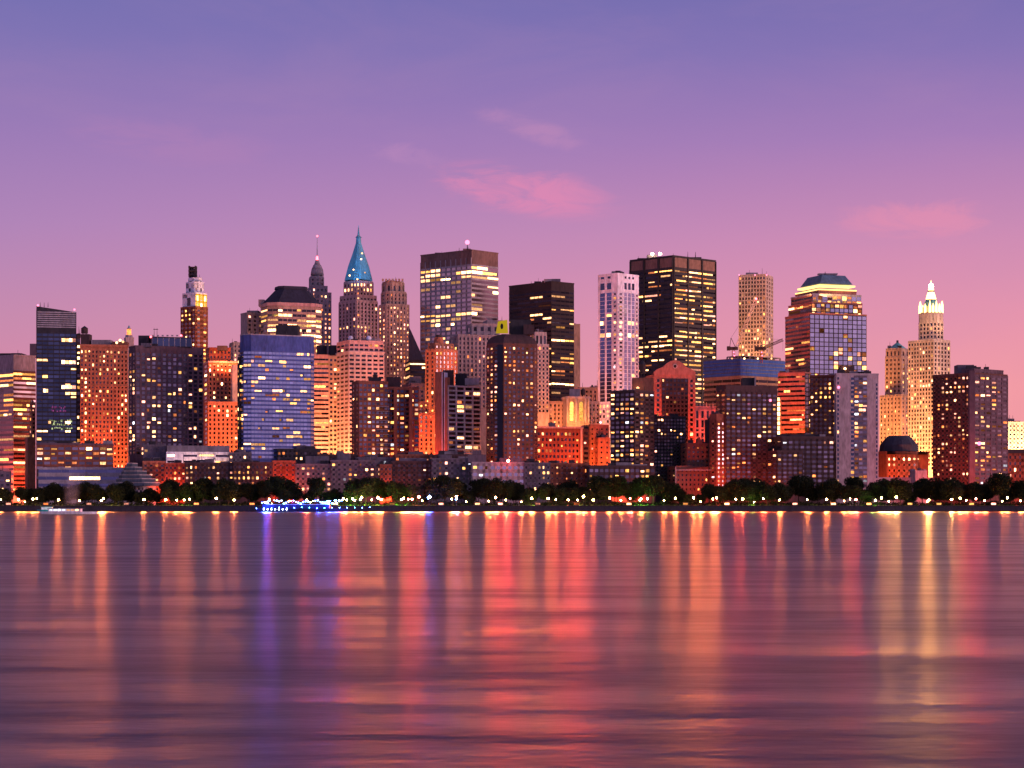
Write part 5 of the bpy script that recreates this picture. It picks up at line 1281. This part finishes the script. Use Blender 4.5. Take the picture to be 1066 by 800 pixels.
# ------------------------------------------------------------------ boats
def hull(m, x, y, L, B, z0, z1, mat, deck):
    n_ = 9; ring = []
    for i in range(n_):
        t = i/(n_-1); w_ = B/2 * (1 - max(0, (t-.6)/.4)**2 * .95) * (1 - max(0, (.08-t)/.08)*.25); ring.append((x - L/2 + L*t, w_))
    lo = [(px_, y - w_*.75) for px_, w_ in ring] + [(px_, y + w_*.75) for px_, w_ in reversed(ring)]
    hi = [(px_, y - w_) for px_, w_ in ring] + [(px_, y + w_) for px_, w_ in reversed(ring)]
    m.prism(lo, z0, z1, mat, top=deck, pts1=hi)
D_ = 1284; x = kx(315)*D_; L_ = (kx(362) - kx(268))*D_
e_ = empty('party_boat', (x, D_, 0), 'long moored boat strung with blue and white lights below the blue glass block', 'boat')
m_ = MB(); hull(m_, x, D_, L_, 9, -.4, 2.0, 'boat_blue', 'boat_blue'); m_.build('hull', e_)
m_ = MB(); m_.box(x - L_*.44, x + L_*.30, D_-3.4, D_+3.4, 2.0, 4.4, 'boat_blue'); m_.build('deck_house', e_)
m_ = MB(); m_.box(x - L_*.40, x + L_*.2, D_-3, D_+3, 4.45, 4.65, 'boat_white'); m_.build('upper_deck', e_)
m_ = MB(); m_.box(x + L_*.2, x + L_*.29, D_-2, D_+2, 4.5, 6.4, 'boat_white'); m_.build('wheelhouse', e_)
m_ = MB(); m_.cyl(x + L_*.22, D_, 6.4, 10, .12, .06, 'pole_dark', 6); m_.build('mast', e_)
emit('bulb_blue', (.04,.10,1.0), 160, False, True); emit('bulb_white', (.75,.85,1.0), 30, False, True); emit('bulb_cyan', (.1,.75,1.0), 40, False, True); emit('bulb_amber', (1,.6,.25), 30, False, True)
rb = random.Random(9)
for i in range(7):
    m_ = MB(); m_.ball((x - L_*.42 + i*2.3, D_-4.6, 1.5), .3, 'bulb_white', 8, 5); m_.build('porthole_light', e_)
for i in range(34):
    m_ = MB(); m_.ball((x - L_*.44 + L_*.88*i/33, D_-3.5 + rb.uniform(-.2,.2), 4.6 + rb.uniform(0,2.4)), rb.uniform(.22,.42), rb.choice(('bulb_blue','bulb_blue','bulb_white','bulb_cyan','bulb_amber')), 8, 5); m_.build('string_light', e_)
for i in range(16):
    m_ = MB(); m_.ball((x - L_*.5 + L_*1.25*i/15, D_ - 4.7, 2.3 + rb.uniform(-.2,.5)), .22, rb.choice(('bulb_blue','bulb_blue','bulb_cyan')), 8, 5); m_.build('rail_light', e_)

m_ = MB(); m_.ball((kx(279)*1284, 1279, 5.6), .55, 'globe_blue'); m_.build('bow_lamp', e_)
m_ = MB(); m_.ball((kx(343)*1284, 1279, 5.0), .4, 'globe_blue'); m_.build('bow_lamp', e_)
def river_spot(px, D, z, c, w):  # extra spots without a fixture, added for blue and red streaks on the water
    l_ = bpy.data.lights.new('streak_spot', 'SPOT'); l_.energy = w; l_.color = c; l_.spot_size = R(110); l_.spot_blend = .5; l_.shadow_soft_size = .5
    o = bpy.data.objects.new('streak_spot', l_); o.location = (kx(px)*D, D, z); o.rotation_euler = (R(82), 0, R(180)); col.objects.link(o)
river_spot(279, 1277, 5.8, (.03,.08,1), 70e3); river_spot(276, 1277, 5.2, (.03,.08,1), 70e3); river_spot(343, 1277, 5.2, (.05,.12,1), 20e3); river_spot(529, 1392, zz(480,1396), (1,.06,.04), 110e3)
D_ = 1290; x = kx(50)*D_; L_ = (kx(61)-kx(39))*D_
e_ = empty('tour_boat', (x, D_, 0), 'small teal boat moored at the quay below the dark glass tower', 'boat')
m_ = MB(); hull(m_, x, D_, L_, 4, -.2, 1.3, 'boat_teal', 'boat_white'); m_.build('hull', e_)
m_ = MB(); m_.box(x - L_*.3, x + L_*.2, D_-1.3, D_+1.3, 1.3, 2.9, 'boat_white'); m_.build('cabin', e_)
m_ = MB(); m_.box(x - L_*.34, x + L_*.24, D_-1.6, D_+1.6, 2.9, 3.1, 'boat_teal'); m_.build('cabin_roof', e_)
l_ = bpy.data.lights.new('quay_light', 'POINT'); l_.energy = 350; l_.color = (.6,1,.9); l_.shadow_soft_size = .3
o = bpy.data.objects.new('quay_light', l_); o.location = (x, D_-5, 4); col.objects.link(o)

D_ = 1010; x = kx(72)*D_; L_ = (kx(102)-kx(44))*D_
e_ = empty('ferry', (x, D_, 0), 'low white ferry with a lit cabin crossing the water before the museum', 'boat')
m_ = MB(); hull(m_, x, D_, L_, 6, -.3, 1.2, 'boat_white', 'boat_white'); m_.build('hull', e_)
m_ = MB(); m_.box(x - L_*.36, x + L_*.22, D_-2.2, D_+2.2, 1.2, 2.6, 'boat_white'); m_.build('cabin', e_)
for i in range(7):
    m_ = MB(); m_.box(x - L_*.34 + i*L_*.078, x - L_*.34 + i*L_*.078 + L_*.055, D_-2.27, D_-2.18, 1.6, 2.3, 'lit_warm' if i > 3 else 'lit_cool'); m_.build('window', e_)
m_ = MB(); m_.box(x - L_*.38, x + L_*.25, D_-2.5, D_+2.5, 2.62, 2.78, 'boat_blue'); m_.build('cabin_roof', e_)
